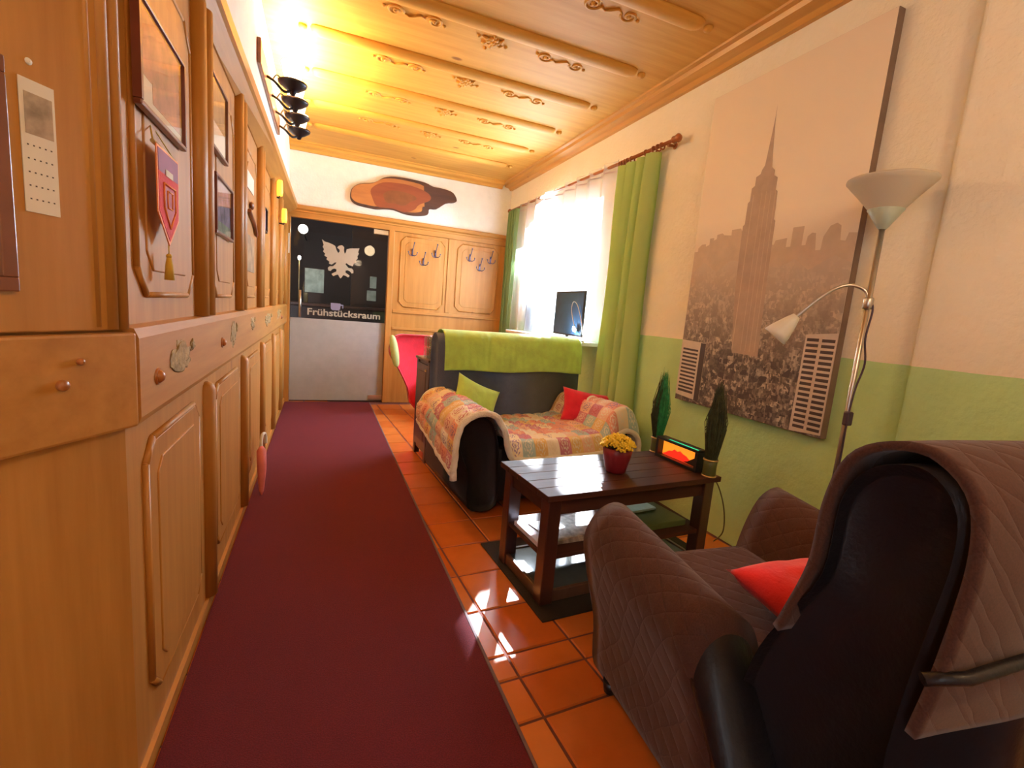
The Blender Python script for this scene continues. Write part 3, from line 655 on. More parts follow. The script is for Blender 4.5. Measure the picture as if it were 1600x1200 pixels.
# ---- window: frames, panes, handle, sill
wn = struct(B('window_1', [((2.30, WY0, WZ0), (2.36, WY0 + 0.05, WZ1)), ((2.30, WY1 - 0.05, WZ0), (2.36, WY1, WZ1)), ((2.30, WY0 + .05, WZ0), (2.36, WY1 - .05, WZ0 + 0.05)), ((2.30, WY0 + .05, WZ1 - 0.05), (2.36, WY1 - .05, WZ1)), ((2.30, 4.30, WZ0 + .05), (2.36, 4.36, WZ1 - .05))], 'upvc'))
for a, b_ in ((WY0 + 0.045, 4.31), (4.35, WY1 - 0.045)):
    m_ = MB(); z0, z1 = WZ0 + 0.045, WZ1 - 0.045; q = 0.06
    for bb in (((2.285, a, z0), (2.33, a + q, z1)), ((2.285, b_ - q, z0), (2.33, b_, z1)), ((2.285, a + q, z0), (2.33, b_ - q, z0 + q)), ((2.285, a + q, z1 - q), (2.33, b_ - q, z1))): m_.box(*bb, 0.004)
    sf = struct(m_.build('casement', 'upvc', wn))
    struct(B('pane', [((2.305, a + q, z0 + q), (2.311, b_ - q, z1 - q))], 'window_glass', sf))
m_ = MB(); m_.box((2.273, 4.255, 1.60), (2.287, 4.285, 1.70), 0.003); m_.box((2.255, 4.26, 1.66), (2.275, 4.28, 1.84), 0.004)
struct(m_.build('window_handle', 'blue_iron', wn))
struct(B('window_sill', [((2.0, WY0 + 0.01, 0.985), (2.30, WY1 - 0.01, 1.018)), ((2.0, 3.40, 0.985), (2.19, WY0 + 0.01, 1.018))], 'upvc', wn, 0.006))

# ================================================================== THINGS
def extr_x(m_, prof_yz, x0, x1, rnd_=0.03, steps=3):
    """profile in (y, z) swept along x with softened ends"""
    cy = sum(p[0] for p in prof_yz) / len(prof_yz); cz = sum(p[1] for p in prof_yz) / len(prof_yz)
    rings = []
    def ring(x, k): rings.append([(x, cy + (p[0] - cy) * k, cz + (p[1] - cz) * k) for p in prof_yz])
    hy = max(abs(p[0] - cy) for p in prof_yz)
    for i in range(steps + 1):
        a = PI / 2 * i / steps; ring(x0 + rnd_ * (1 - math.sin(a)), 1 - rnd_ / hy * (1 - math.cos(a)) * .0 - 0.35 * rnd_ / hy * (1 - math.sin(a)) if 0 else 1 - (rnd_ / hy) * 0.5 * (1 - math.sin(a)))
    rings[:] = rings[:0]
    for i in range(steps + 1):
        a = PI / 2 * i / steps; ring(x0 + rnd_ * (1 - math.sin(a)), 1 - (rnd_ / hy) * 0.5 * (1 - math.cos(PI / 2 - a)))
    for i in range(steps + 1):
        a = PI / 2 * i / steps; ring(x1 - rnd_ * (1 - math.cos(a)), 1 - (rnd_ / hy) * 0.5 * (1 - math.cos(a)))
    m_.loft(rings)
SWAPXY = Matrix(((0, 1, 0, 0), (1, 0, 0, 0), (0, 0, 1, 0), (0, 0, 0, 1)))
def extr_y(m_, prof_xz, y0, y1, rnd_=0.03, steps=3):
    t = MB(); extr_x(t, prof_xz, y0, y1, rnd_, steps); m_.add(t.bm, SWAPXY)
def catmull(P, n=8):
    out = []; L = len(P)
    for i in range(L - 1):
        p0, p1, p2, p3 = P[max(i - 1, 0)], P[i], P[i + 1], P[min(i + 2, L - 1)]
        for k in range(n):
            t = k / n
            out.append(tuple(0.5 * (2 * p1[j] + (p2[j] - p0[j]) * t + (2 * p0[j] - 5 * p1[j] + 4 * p2[j] - p3[j]) * t * t + (3 * p1[j] - p0[j] - 3 * p2[j] + p3[j]) * t ** 3) for j in range(len(p1))))
    out.append(tuple(P[-1])); return out
def closed_smooth(P, n=4):
    L = len(P); Q = [P[-1]] + list(P) + [P[0], P[1]]; out = []
    for i in range(1, L + 1):
        p0, p1, p2, p3 = Q[i - 1], Q[i], Q[i + 1], Q[min(i + 2, L + 2)]
        for k in range(n):
            t = k / n
            out.append(tuple(0.5 * (2 * p1[j] + (p2[j] - p0[j]) * t + (2 * p0[j] - 5 * p1[j] + 4 * p2[j] - p3[j]) * t * t + (3 * p1[j] - p0[j] - 3 * p2[j] + p3[j]) * t ** 3) for j in range(len(p1))))
    return out
def arclen(P):
    L = [0]
    for a, b_ in zip(P, P[1:]): L.append(L[-1] + math.dist(a, b_))
    return L
def at_len(P, L, s):
    s = max(0, min(L[-1], s))
    for i in range(len(L) - 1):
        if s <= L[i + 1]:
            t = (s - L[i]) / max(1e-9, L[i + 1] - L[i]); return tuple(a + (b_ - a) * t for a, b_ in zip(P[i], P[i + 1]))
    return P[-1]
def pillow(m_, w_, h_, d_, M, n=20, wr=0.012, seed=1):
    for sg in (1, -1):
        def fn(a, b_, sg=sg):
            x = a * 2 - 1; z = b_ * 2 - 1
            k = (max(0, 1 - abs(x) ** 3.2) ** .6) * (max(0, 1 - abs(z) ** 3.2) ** .6)
            px_ = x * w_ / 2 * (1 - 0.10 * (1 - z * z)); pz = z * h_ / 2 * (1 - 0.10 * (1 - x * x))
            nn_ = noise.noise(Vector((x * 2 + seed, z * 2, sg))) * wr * k
            return M @ Vector((px_, sg * (d_ / 2 * k) + nn_, pz))
        m_.grid(fn, n, n)
    bmesh.ops.remove_doubles(m_.bm, verts=m_.bm.verts, dist=1e-4)

# ---- wine red runner
t = thing('carpet_runner', 'long wine red carpet runner along the panelled wall to the glass door', 'carpet', (0.09, 2.3, 0))
m_ = MB(); m_.box((-0.452, -3.6, 0.0005), (0.462, 3.49, 0.012), 0.003); m_.build('pile', 'runner_pile', t)
m_ = MB(); m_.box((0.463, -3.6, 0.0005), (0.474, 3.49, 0.0105), 0.002); m_.build('edge_binding', 'binding', t)

# ---- patchwork-covered two seater
SO = (0.847, 2.52, 0); SR = 0.092
sofa = thing('sofa', 'two-seat dark sofa with a high slate grey back under the patchwork quilt', 'sofa', SO, SR)
m_ = MB(); m_.box((0.0, 0.03, 0.045), (1.12, 0.90, 0.30), 0.025, 3); m_.build('base', 'black_leather', sofa)
m_ = MB(); m_.box((0.15, 0.02, 0.28), (1.02, 0.78, 0.405), 0.035, 3); m_.build('seat', 'black_leather', sofa)
armp = closed_smooth([(-0.02, .045), (-0.035, .25), (-0.085, .38), (-0.10, .48), (-0.06, .565), (.02, .596), (.085, .57), (.128, .49), (.15, .38), (.16, .045)])
for sgn in (0, 1):
    pr = [(1.12 - a * .95 if sgn else a, b_ * (.975 if sgn else 1)) for a, b_ in armp]
    m_ = MB(); extr_y(m_, pr, 0.085 * sgn, 0.84, 0.025); m_.build('arm', 'black_leather', sofa)
bp = closed_smooth([(.745, .12), (.745, .55), (.765, .90), (.79, .99), (.845, 1.025), (.905, 1.0), (.93, .92), (.925, .55), (.92, .12)])
m_ = MB(); extr_x(m_, bp, -0.005, 1.215, 0.03); m_.build('backrest', 'slate_fabric', sofa)
for x in (0.04, 1.12):
    for y in (0.06, 0.85):
        m_ = MB(); m_.lathe([(0.018, 0), (0.024, 0.05)], 12, Matrix.Translation((x, y, 0)), True, True); m_.build('foot', 'steel', sofa)
# quilt
def qpath(t):
    zl = 0.285 + 0.13 * t
    P = [(-.125 - 0.02 * (1 - t), zl), (-.135, zl + .10), (-.132, .50), (-.085, .592), (.02, .628), (.105, .598), (.155, .53), (.20, .45), (.27, .425), (.58, .418), (.90, .425), (.965, .45), (1.005, .53), (1.05, .590), (1.125, .615), (1.195, .59), (1.238, .52), (1.245, .37)]
    return catmull(P, 6)
def quilt_fn(s_, t_):
    P = qpath(t_); L = arclen(P); a = at_len(P, L, s_ * L[-1]); u, z = a
    v = -0.035 + t_ * 0.775
    if v < 0.06 and 0.16 < u:
        e = min(1, (u - .16) / .07) * (1.0 if u < .97 else 1.0 + min(1, (u - .97) / .1) * 0.5)
        k = (0.06 - v) / 0.095
        z -= e * (0.095 * k ** 1.5); v = v + 0.02 * k * e
    pf = 0.017 * abs(math.sin(PI * s_ * 21)) ** .6 * abs(math.sin(PI * t_ * 8)) ** .6
    n_ = noise.noise(Vector((u * 4, v * 4, z * 3))) * 0.012
    # push outwards from the sofa's core
    if u < -0.07: return Vector((u - pf - abs(n_) * .5, v, z))
    if u > 1.20: return Vector((u + pf * .5, v, z))
    return Vector((u, v, z + pf + n_ * 0.6))
quilt = thing('patchwork_quilt', 'flowered patchwork quilt with cream fleece edge spread over the sofa seat and arms', 'quilt', SO, SR)
m_ = MB(); m_.grid(quilt_fn, 126, 48, (2.35, 0.78)); q_ = m_.build('quilt_top', 'patchwork', quilt); mod_solid(q_, 0.010, 1)
def fringe(pts, r=0.019):
    m_ = MB(); pp = [Vector(p) + Vector((noise.noise(Vector(p) * 14), noise.noise(Vector(p) * 17 + Vector((3, 0, 0))), noise.noise(Vector(p) * 15 + Vector((0, 5, 0))))) * 0.007 for p in pts]
    m_.tube(pp, [r * (1 + 0.18 * noise.noise(p * 25)) for p in pp], 10); return m_.build('fleece_edge', 'fringe_cream', quilt)
e0 = [quilt_fn(i / 90, 0.0) + Vector((0, -0.008, 0)) for i in range(91)]
fringe(e0)
fringe([quilt_fn(0.0, i / 24) + Vector((-.004, 0, -0.004)) for i in range(25)])
fringe([quilt_fn(1.0, i / 24) + Vector((-.002, 0, -0.01)) for i in range(25)], 0.012)
fringe([quilt_fn(i / 90, 1.0) + Vector((0, -0.012, 0.006)) for i in range(0, 18)], 0.015)
# hanging tail at the near left corner
fringe([quilt_fn(0.0, 0.0) + Vector((0, -0.004, 0.03)), quilt_fn(0.0, 0.0) + Vector((0.004, -0.008, -0.01)), quilt_fn(0.0, 0.0) + Vector((0.006, -0.006, -0.04))], 0.020)
# lime throw over the back
tp = catmull([(.728, .765), (.731, .86), (.742, .95), (.772, 1.015), (.845, 1.046), (.92, 1.02), (.952, .93), (.95, .80), (.945, .72)], 6); tl = arclen(tp)
def throw_fn(a, b_):
    y, z = at_len(tp, tl, b_ * tl[-1]); x = 0.035 + a * 1.175
    wv = (noise.noise(Vector((x * 14, z * 2.2, 0.3))) + 0.5 * noise.noise(Vector((x * 34, z * 4, 2)))) * 0.008
    if b_ < 0.06: z += 0.006 * math.sin(x * 9)
    return Vector((x, y - 0.006 - wv if b_ < .5 else y + 0.004, z + (0.004 if .3 < b_ < .7 else 0)))
m_ = MB(); m_.grid(throw_fn, 110, 40); th_ = m_.build('throw', 'lime_cloth', loc=SO); th_.rotation_euler = (0, 0, SR); mod_solid(th_, 0.006, 0)
tag(th_, 'lime green throw laid over the top of the high grey sofa back', 'throw')
# cushions on it
m_ = MB(); pillow(m_, 0.35, 0.35, 0.10, Matrix.Rotation(0.45, 4, 'Y'), seed=4)
c1 = m_.build('cushion', 'lime_cloth', loc=(0.985, 3.02, 0.565)); c1.rotation_euler = (math.radians(-24), 0, math.radians(16))
tag(c1, 'lime green cushion leaning on the left arm of the quilt-covered sofa', 'cushion')
m_ = MB(); pillow(m_, 0.40, 0.27, 0.11, Matrix.Identity(4), seed=9)
c2 = m_.build('cushion', 'red_cloth', loc=(1.885, 3.04, 0.545)); c2.rotation_euler = (math.radians(-30), math.radians(8), math.radians(-14))
tag(c2, 'bright red cushion leaning in the right corner of the patchwork sofa', 'cushion')

# ---- dark mat and coffee table
mt = MB(); mt.box((0, 0, 0.0005), (1.12, 0.665, 0.009), 0.003); mo = mt.build('mat', 'rug_dark', loc=(0.838, 1.505, 0)); mo.rotation_euler = (0, 0, 0.064)
tag(mo, 'dark rectangular mat under the coffee table on the orange tiles', 'mat')
TO = (0.846, 1.572, 0); TR = 0.078
tb = thing('coffee_table', 'dark brown wooden coffee table with planked top and two lower shelves', 'table', TO, TR)
TW, TD, TZ = 0.985, 0.45, 0.50
m_ = MB()
for k in range(5): m_.box((0, TD * k / 5 + 0.0006, TZ - 0.026), (TW, TD * (k + 1) / 5 - 0.0006, TZ), 0.0022)
m_.build('table_top', 'dark_wood', tb)
m_ = MB(); m_.box((0.045, 0.035, TZ - 0.10), (TW - 0.045, 0.055, TZ - 0.026)); m_.box((0.045, TD - 0.055, TZ - 0.10), (TW - 0.045, TD - 0.035, TZ - 0.026)); m_.box((0.035, 0.055, TZ - 0.10), (0.055, TD - 0.055, TZ - 0.026)); m_.box((TW - 0.055, 0.055, TZ - 0.10), (TW - 0.035, TD - 0.055, TZ - 0.026))
m_.build('apron', 'dark_wood', tb)
for x in (0.02, TW - 0.082):
    for y in (0.02, TD - 0.082):
        m_ = MB(); m_.box((x, y, 0.009), (x + 0.062, y + 0.062, TZ - 0.026), 0.004); m_.build('leg', 'dark_wood_z', tb)
m_ = MB(); m_.box((0.03, 0.03, 0.205), (TW - 0.03, TD - 0.03, 0.225), 0.003); m_.build('shelf', 'dark_wood', tb)
m_ = MB(); m_.box((0.03, 0.03, 0.045), (TW - 0.03, TD - 0.03, 0.058), 0.002); m_.build('glass_shelf', 'blue_shelf', tb)
m_ = MB()
for a, b_ in (((0.082, 0.028, 0.012), (TW - 0.082, 0.046, 0.064)), ((0.082, TD - .046, 0.012), (TW - 0.082, TD - .028, 0.064)), ((0.028, 0.082, 0.012), (0.046, TD - 0.082, 0.064)), ((TW - .046, 0.082, 0.012), (TW - .028, TD - 0.082, 0.064))): m_.box(a, b_, 0.004)
m_.build('base_rail', 'cabinet_wood', tb)
MT = Matrix.Translation(TO) @ Matrix.Rotation(TR, 4, 'Z')
def on_table(o, u, v, z, rz=0.0):
    o.location = MT @ Vector((u, v, z)); o.rotation_euler = (0, 0, TR + rz); return o
# magazines and boxes on the shelf
labs = ['topmost grey patterned magazine on the coffee table shelf', 'middle magazine of the small pile on the table shelf', 'lowest magazine of the small pile on the table shelf']
for k in range(3):
    m_ = MB(); m_.box((-0.14, -0.10, 0), (0.14, 0.10, 0.008), 0.001)
    o = on_table(m_.build('magazine', 'magazine'), 0.235 + 0.012 * k, 0.20, 0.2255 + 0.0085 * (2 - k), 0.12 - 0.07 * k)
    tag(o, labs[k], 'magazine', 'magazines piled on the table shelf')
o = on_table(MB().box((-0.16, -0.125, 0), (0.16, 0.125, 0.030), 0.004).build('flat_box', 'green_box'), 0.72, 0.21, 0.2255, 0.0)
tag(o, 'flat dark green box lying on the right of the table shelf', 'box')
o = on_table(MB().box((-0.13, -0.05, 0), (0.13, 0.05, 0.012), 0.001).build('paper_stack', 'mint_paper'), 0.68, 0.27, 0.2560, 0.05)
tag(o, 'pale mint papers lying on the flat green box', 'papers')
o = on_table(MB().box((-0.03, -0.12, 0), (0.03, 0.12, 0.020), 0.001).build('paper_stack', 'lilac_paper'), 0.07, 0.215, 0.2255, 0.0)
tag(o, 'pale lilac stack of paper at the left end of the table shelf', 'papers')
# flower pot
fp = on_table(thing('flower_pot', 'wine red flower pot of yellow flowers on the coffee table', 'flower pot'), 0.485, 0.195, TZ)
MB().lathe([(0.0005, 0.001), (0.043, 0.001), (0.048, 0.006), (0.058, 0.05), (0.066, 0.085), (0.070, 0.118), (0.066, 0.120), (0.062, 0.10), (0.0005, 0.098)], 32).build('pot', 'pot_red', fp)
rnd = random.Random(5)
m_ = MB()
for k in range(150):
    a = rnd.uniform(0, 2 * PI); r_ = 0.078 * math.sqrt(rnd.random()); h_ = 0.120 + 0.055 * (1 - (r_ / 0.085) ** 2) + rnd.uniform(-.006, .006)
    c_ = Vector((r_ * math.cos(a), r_ * math.sin(a), h_))
    for q in range(5): m_.ball(c_ + Vector((0.008 * math.cos(q * 1.257), 0.008 * math.sin(q * 1.257), 0.004 * math.sin(q * 2.5))), 0.0072, 1, (1, 1, .8))
tag(m_.build('flowers', 'flower_yellow', fp), kind='stuff')
m_ = MB()
for k in range(60):
    a = rnd.uniform(0, 2 * PI); r_ = rnd.uniform(0.02, 0.072); z_ = rnd.uniform(0.108, 0.135)
    c_ = Vector((r_ * math.cos(a), r_ * math.sin(a), z_)); d = Vector((math.cos(a), math.sin(a), 0.4)).normalized() * 0.018; sd = Vector((-math.sin(a), math.cos(a), 0)) * 0.006
    m_.poly([c_ - d, c_ + sd, c_ + d, c_ - sd], [(0, 1, 2, 3)])
tag(m_.build('leaves', 'leaf_green', fp), kind='stuff')
# fireplace lantern
fb = on_table(thing('fireplace_lantern', 'small black lantern box with glowing fake fire on the table', 'lantern'), 0.925, 0.225, TZ, -0.02)
m_ = MB()
m_.box((-0.03, -0.145, 0), (0.03, 0.145, 0.016), 0.002); m_.box((-0.03, -0.145, 0.098), (0.03, 0.145, 0.112), 0.002)
m_.box((-0.03, -0.145, 0.016), (0.03, -0.128, 0.098)); m_.box((-0.03, 0.128, 0.016), (0.03, 0.145, 0.098)); m_.box((0.012, -0.128, 0.016), (0.03, 0.128, 0.098))
m_.build('lantern_case', 'black_plastic', fb)
emitter('fire_orange', (1.0, 0.30, 0.02), 0.75); emitter('fire_red', (1.0, 0.02, 0.008), 0.9); emitter('green_reflection', (0.02, 0.55, 0.25), 0.9); emitter('fire_pale', (1.0, 0.60, 0.30), 2.2)
MB().box((0.006, -0.126, 0.017), (0.011, 0.126, 0.097)).build('glow_panel', 'fire_orange', fb)
pk = [(-0.124, 0.018), (0.124, 0.018), (0.10, 0.030), (0.075, 0.046), (0.055, 0.05), (0.04, 0.062), (0.02, 0.056), (0.0, 0.064), (-0.02, 0.055), (-0.045, 0.050), (-0.07, 0.036), (-0.10, 0.028)]
MSX = Matrix(((0, 1, 0, 0), (1, 0, 0, 0), (0, 0, 1, 0), (0, 0, 0, 1)))
MB().prism(pk, 0.004, Matrix.Translation((0.001, 0, 0)) @ MSX).build('ember_bed', 'fire_red', fb)
pk2 = [(-0.126, 0.017), (-0.126, 0.072), (-0.105, 0.060), (-0.09, 0.050), (-0.06, 0.030), (-0.03, 0.022)]
MB().prism(pk2, 0.004, Matrix.Translation((-0.004, 0, 0)) @ MSX).build('log_silhouette', 'black_plastic', fb)
MB().box((-0.024, -0.138, 0.1121), (-0.016, 0.06, 0.1135)).build('reflection_strip', 'green_reflection', fb)  # green reflection on the case top, put in as a glowing strip
# two vases of upright grass
def vase(u, v, label, rr, green, seed, hgt):
    t = on_table(thing('grass_vase', label, 'vase'), u, v, TZ)
    MB().lathe([(0.0005, 0), (0.030 * rr, 0), (0.031 * rr, 0.004), (0.029 * rr, 0.05), (0.031 * rr, 0.088), (0.026 * rr, 0.088), (0.024 * rr, 0.07), (0.0005, 0.07)], 24).build('vase_body', 'vase_olive', t)
    for z_ in (0.003, 0.082): MB().lathe([(0.029 * rr, z_ - .003), (0.0335 * rr, z_ - .002), (0.0335 * rr, z_ + .004), (0.029 * rr, z_ + .005)], 24).build('band', 'gold_band', t)
    rnd = random.Random(seed); m_ = MB()
    for k in range(260):
        a = rnd.uniform(0, 2 * PI); q_ = math.sqrt(rnd.random()); r0 = 0.022 * rr * q_; r1 = 0.020 + q_ * rnd.uniform(0.012, 0.036)
        H_ = hgt * (1 - 0.42 * rnd.random() ** 1.3) * (1 - .10 * q_); tw = rnd.uniform(-.6, .6); rt = rnd.uniform(0.0, 0.046) * (1.25 - H_ / hgt * .8)
        zm = 0.06 + (H_ - .06) * .6
        pts = [(r0 * math.cos(a), r0 * math.sin(a), 0.06), ((r0 + r1) / 2 * math.cos(a), (r0 + r1) / 2 * math.sin(a), 0.06 + (zm - .06) * .5), (r1 * math.cos(a + tw * .2), r1 * math.sin(a + tw * .2), zm), ((r1 + rt) / 2 * math.cos(a + tw * .5), (r1 + rt) / 2 * math.sin(a + tw * .5), (zm + H_) / 2), (rt * math.cos(a + tw), rt * math.sin(a + tw), H_)]
        m_.mi = 1 if (green and (math.cos(a - green) > -0.2 or q_ < .5)) else 0
        m_.tube(pts, [0.0016, 0.0018, 0.0018, 0.0013, 0.0004], 4, False)
    m_.mi = 0; o = m_.build('grass_bundle', ['grass_dark', 'grass_green'], t); tag(o, kind='stuff')
vase(0.955, 0.425, 'vase of green grass by the sofa end of the fake fire lantern', 1.0, -0.9, 11, 0.49)
vase(0.925, 0.028, 'vase of dark brown grass on the table corner nearest the armchair', 1.05, None, 12, 0.49)

# ---- slim dark cabinet beside the sofa back, with glasses
CO = (0.762, 3.495, 0); CR = 0.085
cb = thing('side_cabinet', 'slim dark wooden side cabinet behind the high sofa back', 'cabinet', CO, CR)
MB().box((0.01, 0.005, 0.06), (0.33, 0.335, 0.785), 0.004).build('body', 'dark_wood_z', cb)
MB().box((-0.012, -0.01, 0.785), (0.345, 0.35, 0.805), 0.005).build('cabinet_top', 'cabinet_wood', cb)
m_ = MB(); m_.box((0.0, 0.03, 0.09), (0.012, 0.31, 0.76), 0.003); d_ = m_.build('door', 'dark_wood_z', cb)
MB().box((-0.004, 0.075, 0.15), (0.002, 0.265, 0.70), 0.003).build('inset_panel', 'cabinet_wood', d_)
MB().ball((-0.012, 0.045, 0.72), 0.010).build('knob', 'gold_band', d_)
for x in (0.0, 0.285):
    for y in (0.0, 0.295): MB().box((x, y, 0), (x + 0.045, y + 0.045, 0.785), 0.004).build('leg', 'dark_wood_z', cb)
MC = Matrix.Translation(CO) @ Matrix.Rotation(CR, 4, 'Z')
gb = MB().lathe([(0.026, 0.0), (0.029, 0.085), (0.0005, 0.088), (0.0005, 0.080), (0.027, 0.078), (0.024, 0.0)], 14)
g0 = gb.build('drinking_glass', 'tumbler_glass'); first = True
for lay in range(2):
    for i in range(3):
        for j in range(3):
            if lay and (i + j) % 4 == 3: continue
            o = g0 if first else g0.copy()
            if not first: col.objects.link(o)
            first = False
            o.location = MC @ Vector((0.035 + 0.062 * i, 0.05 + 0.07 * j, 0.8055 + lay * 0.089))
            tag(o, 'upturned drinking glass, %s, %s row, %s of its row' % ('top layer' if lay else 'bottom layer on the side cabinet', ('front', 'middle', 'rear')[j], ('leftmost', 'middle', 'rightmost')[i]), 'glass', 'upturned drinking glasses on the side cabinet')

# ---- red armchair by the back wall
rc = thing('armchair', 'red covered armchair with a pale green wing by the back wall', 'armchair', (1.0, 5.2, 0))
o_ = closed_smooth([(-.30, .66), (-.285, .80), (-.22, .875), (-.05, .885), (.25, .885), (.33, .86), (.36, .75), (.33, .50), (.22, .12), (-.03, .085), (-.10, .30), (-.20, .50)], 4)
m_ = MB(); extr_y(m_, o_, -0.06, 0.12, 0.03); m_.build('backrest', 'red_cloth', rc)
m_ = MB()
rings = []
for i in range(13):
    a = PI * i / 12; r_ = max(0.004, math.sin(a) ** .7)
    rings.append([(-0.285 + 0.055 * (1 - i / 12) * 0 + 0.10 * (1 - (0.5 - 0.5 * math.cos(a))) * 0.6 - 0.01 + 0.045 * r_ * math.cos(b_), -0.06 + 0.04 * r_ * math.sin(b_), 0.53 + 0.345 * (0.5 - 0.5 * math.cos(a))) for b_ in [2 * PI * k / 16 for k in range(16)]])
m_.loft(rings); m_.build('wing', 'lime_leather', rc)
MB().box((0.02, -0.42, 0.20), (0.34, -0.04, 0.42), 0.04, 3).build('seat', 'red_cloth', rc)
for x, y in ((0.06, -.38), (.30, -.38), (0.04, .05), (.18, .05)): MB().lathe([(0.014, 0), (0.02, 0.2)], 10, Matrix.Translation((x, y, 0)), True, True).build('leg', 'dark_wood_z', rc)

# ---- brown-covered black leather armchair, seen from behind
AO = (0.885, 1.235, 0); AR = -0.07
ac = thing('armchair', 'large black leather armchair in a brown quilted cover, seen from behind', 'armchair', AO, AR)
def flipv(prof): return [(-a, b_) for a, b_ in prof]
arm_o = [(.02, .03), (-.01, .22), (-.075, .42), (-.105, .53), (-.085, .615), (-.035, .65), (.025, .625), (.06, .56), (.085, .45), (.10, .30), (.10, .03)]
def arm_ring(k, grow=0.0):
    cx, cz = 0.0, 0.34
    return [(cx + (a - cx) * k + grow * (1 if a > cx else -1) * .0, cz + (b_ - cz) * k) for a, b_ in closed_smooth(arm_o, 4)]
def arm_solid(m_, mirror, v0, v1, scale=1.0, front_round=True, tail=False):
    rings = []
    seq = [(v0 + 0.05, .72), (v0 + 0.022, .86), (v0 + 0.006, .95), (v0, 1.0)] if front_round else [(v0, 1.0)]
    seq += [(v0 + (v1 - v0) * i / 8, 1.0) for i in range(1, 9)]
    if tail: seq += [(v1 + 0.03, .97), (v1 + .05, .85), (v1 + .06, .6)]
    for v, k in seq:
        rg = []
        for a, b_ in arm_ring(k * scale):
            sl = max(0, 1 - (v - v0) / 0.5) * (0.035 if mirror else 0.09) * (max(b_, 0) / .65) ** 2      # front leans back towards the top
            drop = 0.055 * max(0, min(1, v / .65)) * max(0, min(1, (b_ - .3) / .35))
            if tail: drop += max(0, v - .57) * 1.5 * max(0, min(1, (b_ - .2) / .35))
            x = a; x = 0.64 - x if mirror else x
            rg.append((x, -(v + sl), max(0.012, b_ - drop)))
        rings.append(rg)
    m_.loft(rings)
for mr in (False, True):
    m_ = MB(); arm_solid(m_, mr, 0.02, 0.74, 0.965, True, True); m_.build('arm', 'black_leather', ac)
    m_ = MB(); arm_solid(m_, mr, 0.0, 0.58, 1.02); m_.build('arm_cover', 'brown_quilt', ac)
MB().box((0.04, -0.78, 0.035), (0.60, -0.06, 0.27), 0.03, 3).build('base', 'black_leather', ac)
m_ = MB(); m_.box((0.07, -0.70, 0.20), (0.57, -0.015, 0.455), 0.065, 4); m_.build('seat_cover', 'brown_quilt', ac)
back_o = [(.62, .10), (.60, .30), (.64, .55), (.69, .68), (.745, .80), (.752, .93), (.775, .99), (.815, 1.022), (.865, 1.028), (.905, .99), (.915, .92), (.905, .80), (.89, .6), (.88, .10)]
m_ = MB(); extr_x(m_, flipv(closed_smooth(back_o, 4)), -0.02, 0.70, 0.030, 5); m_.build('backrest', 'black_leather', ac)
cov = catmull([(.685, .65), (.70, .69), (.733, .80), (.738, .92), (.762, 1.005), (.81, 1.042), (.868, 1.048), (.918, 1.01), (.933, .93), (.926, .80), (.918, .70), (.908, .60)], 6); cl = arclen(cov)
def cover_fn(a, b_):
    v, z = at_len(cov, cl, b_ * cl[-1]); x = -0.024 + a * 0.735
    n_ = noise.noise(Vector((x * 5, v * 5, z * 5))) * 0.008
    k = 1 - 0.012 / .1 * max(0, 1 - a * 12) - 0.012 / .1 * max(0, (a - 11 / 12) * 12)
    if b_ > .78: z += 0.05 * (1 - a) * (b_ - .78) / .22
    return Vector((x, -(v + n_ * .6 * (1 if b_ > .5 else -1)), z))
m_ = MB(); m_.grid(cover_fn, 50, 60); o = m_.build('back_cover', 'brown_quilt', ac); mod_solid(o, 0.014, 1)
m_ = MB(); m_.tube([(-0.045, -0.925, 0.752), (0.0, -0.950, 0.765), (0.35, -0.953, 0.785), (0.68, -0.950, 0.79), (0.735, -0.91, 0.79)], 0.009, 8); m_.build('strap', 'black_leather', ac)
for x, v in ((0.03, .1), (.60, .1), (.06, .74), (.58, .74)): MB().lathe([(0.02, 0), (0.026, 0.04)], 12, Matrix.Translation((x, -v, 0)), True, True).build('foot', 'black_plastic', ac)
m_ = MB(); pillow(m_, 0.36, 0.26, 0.12, Matrix.Identity(4), seed=3)
c3 = m_.build('cushion', 'coral_cloth', loc=(1.235, 0.765, 0.520)); c3.rotation_euler = (math.radians(-80), math.radians(3), math.radians(2))
tag(c3, 'bright coral red cushion lying on the brown covered armchair seat', 'cushion')

# ---- uplighter floor lamp with reading arm
fl_ = thing('floor_lamp', 'silver floor lamp with white bowl shade and bent reading arm', 'lamp', (2.0, 1.235, 0))
MB().lathe([(0.0005, 0.0), (0.12, 0.0), (0.12, 0.012), (0.10, 0.022), (0.02, 0.03), (0.0005, 0.03)], 28).build('base', 'steel', fl_)
m_ = MB(); m_.tube([(0, 0, 0.025), (0, 0, 1.655)], 0.010, 14); m_.build('pole', 'steel', fl_)
MB().lathe([(0.012, 1.64), (0.020, 1.65), (0.060, 1.712), (0.056, 1.715), (0.012, 1.655)], 28).build('fitter', 'lamp_fitter', fl_)
MB().lathe([(0.038, 1.690), (0.088, 1.752), (0.130, 1.800), (0.143, 1.815), (0.142, 1.822), (0.137, 1.818), (0.126, 1.802), (0.084, 1.757), (0.038, 1.698)], 40).build('lamp_shade', 'lamp_shade', fl_)
arm = catmull([(0.0, 0.0, 1.35), (-0.004, 0.004, 1.385), (-0.012, 0.02, 1.412), (-0.05, 0.05, 1.425), (-0.09, 0.085, 1.405), (-0.125, 0.12, 1.36), (-0.15, 0.15, 1.315), (-0.165, 0.168, 1.288)], 5)
m_ = MB(); m_.tube(arm, 0.0065, 10); m_.build('reading_arm', 'steel', fl_)
dirv = Vector((-0.25, 0.28, -0.50)).normalized(); q4 = dirv.to_track_quat('Z', 'Y').to_matrix().to_4x4()
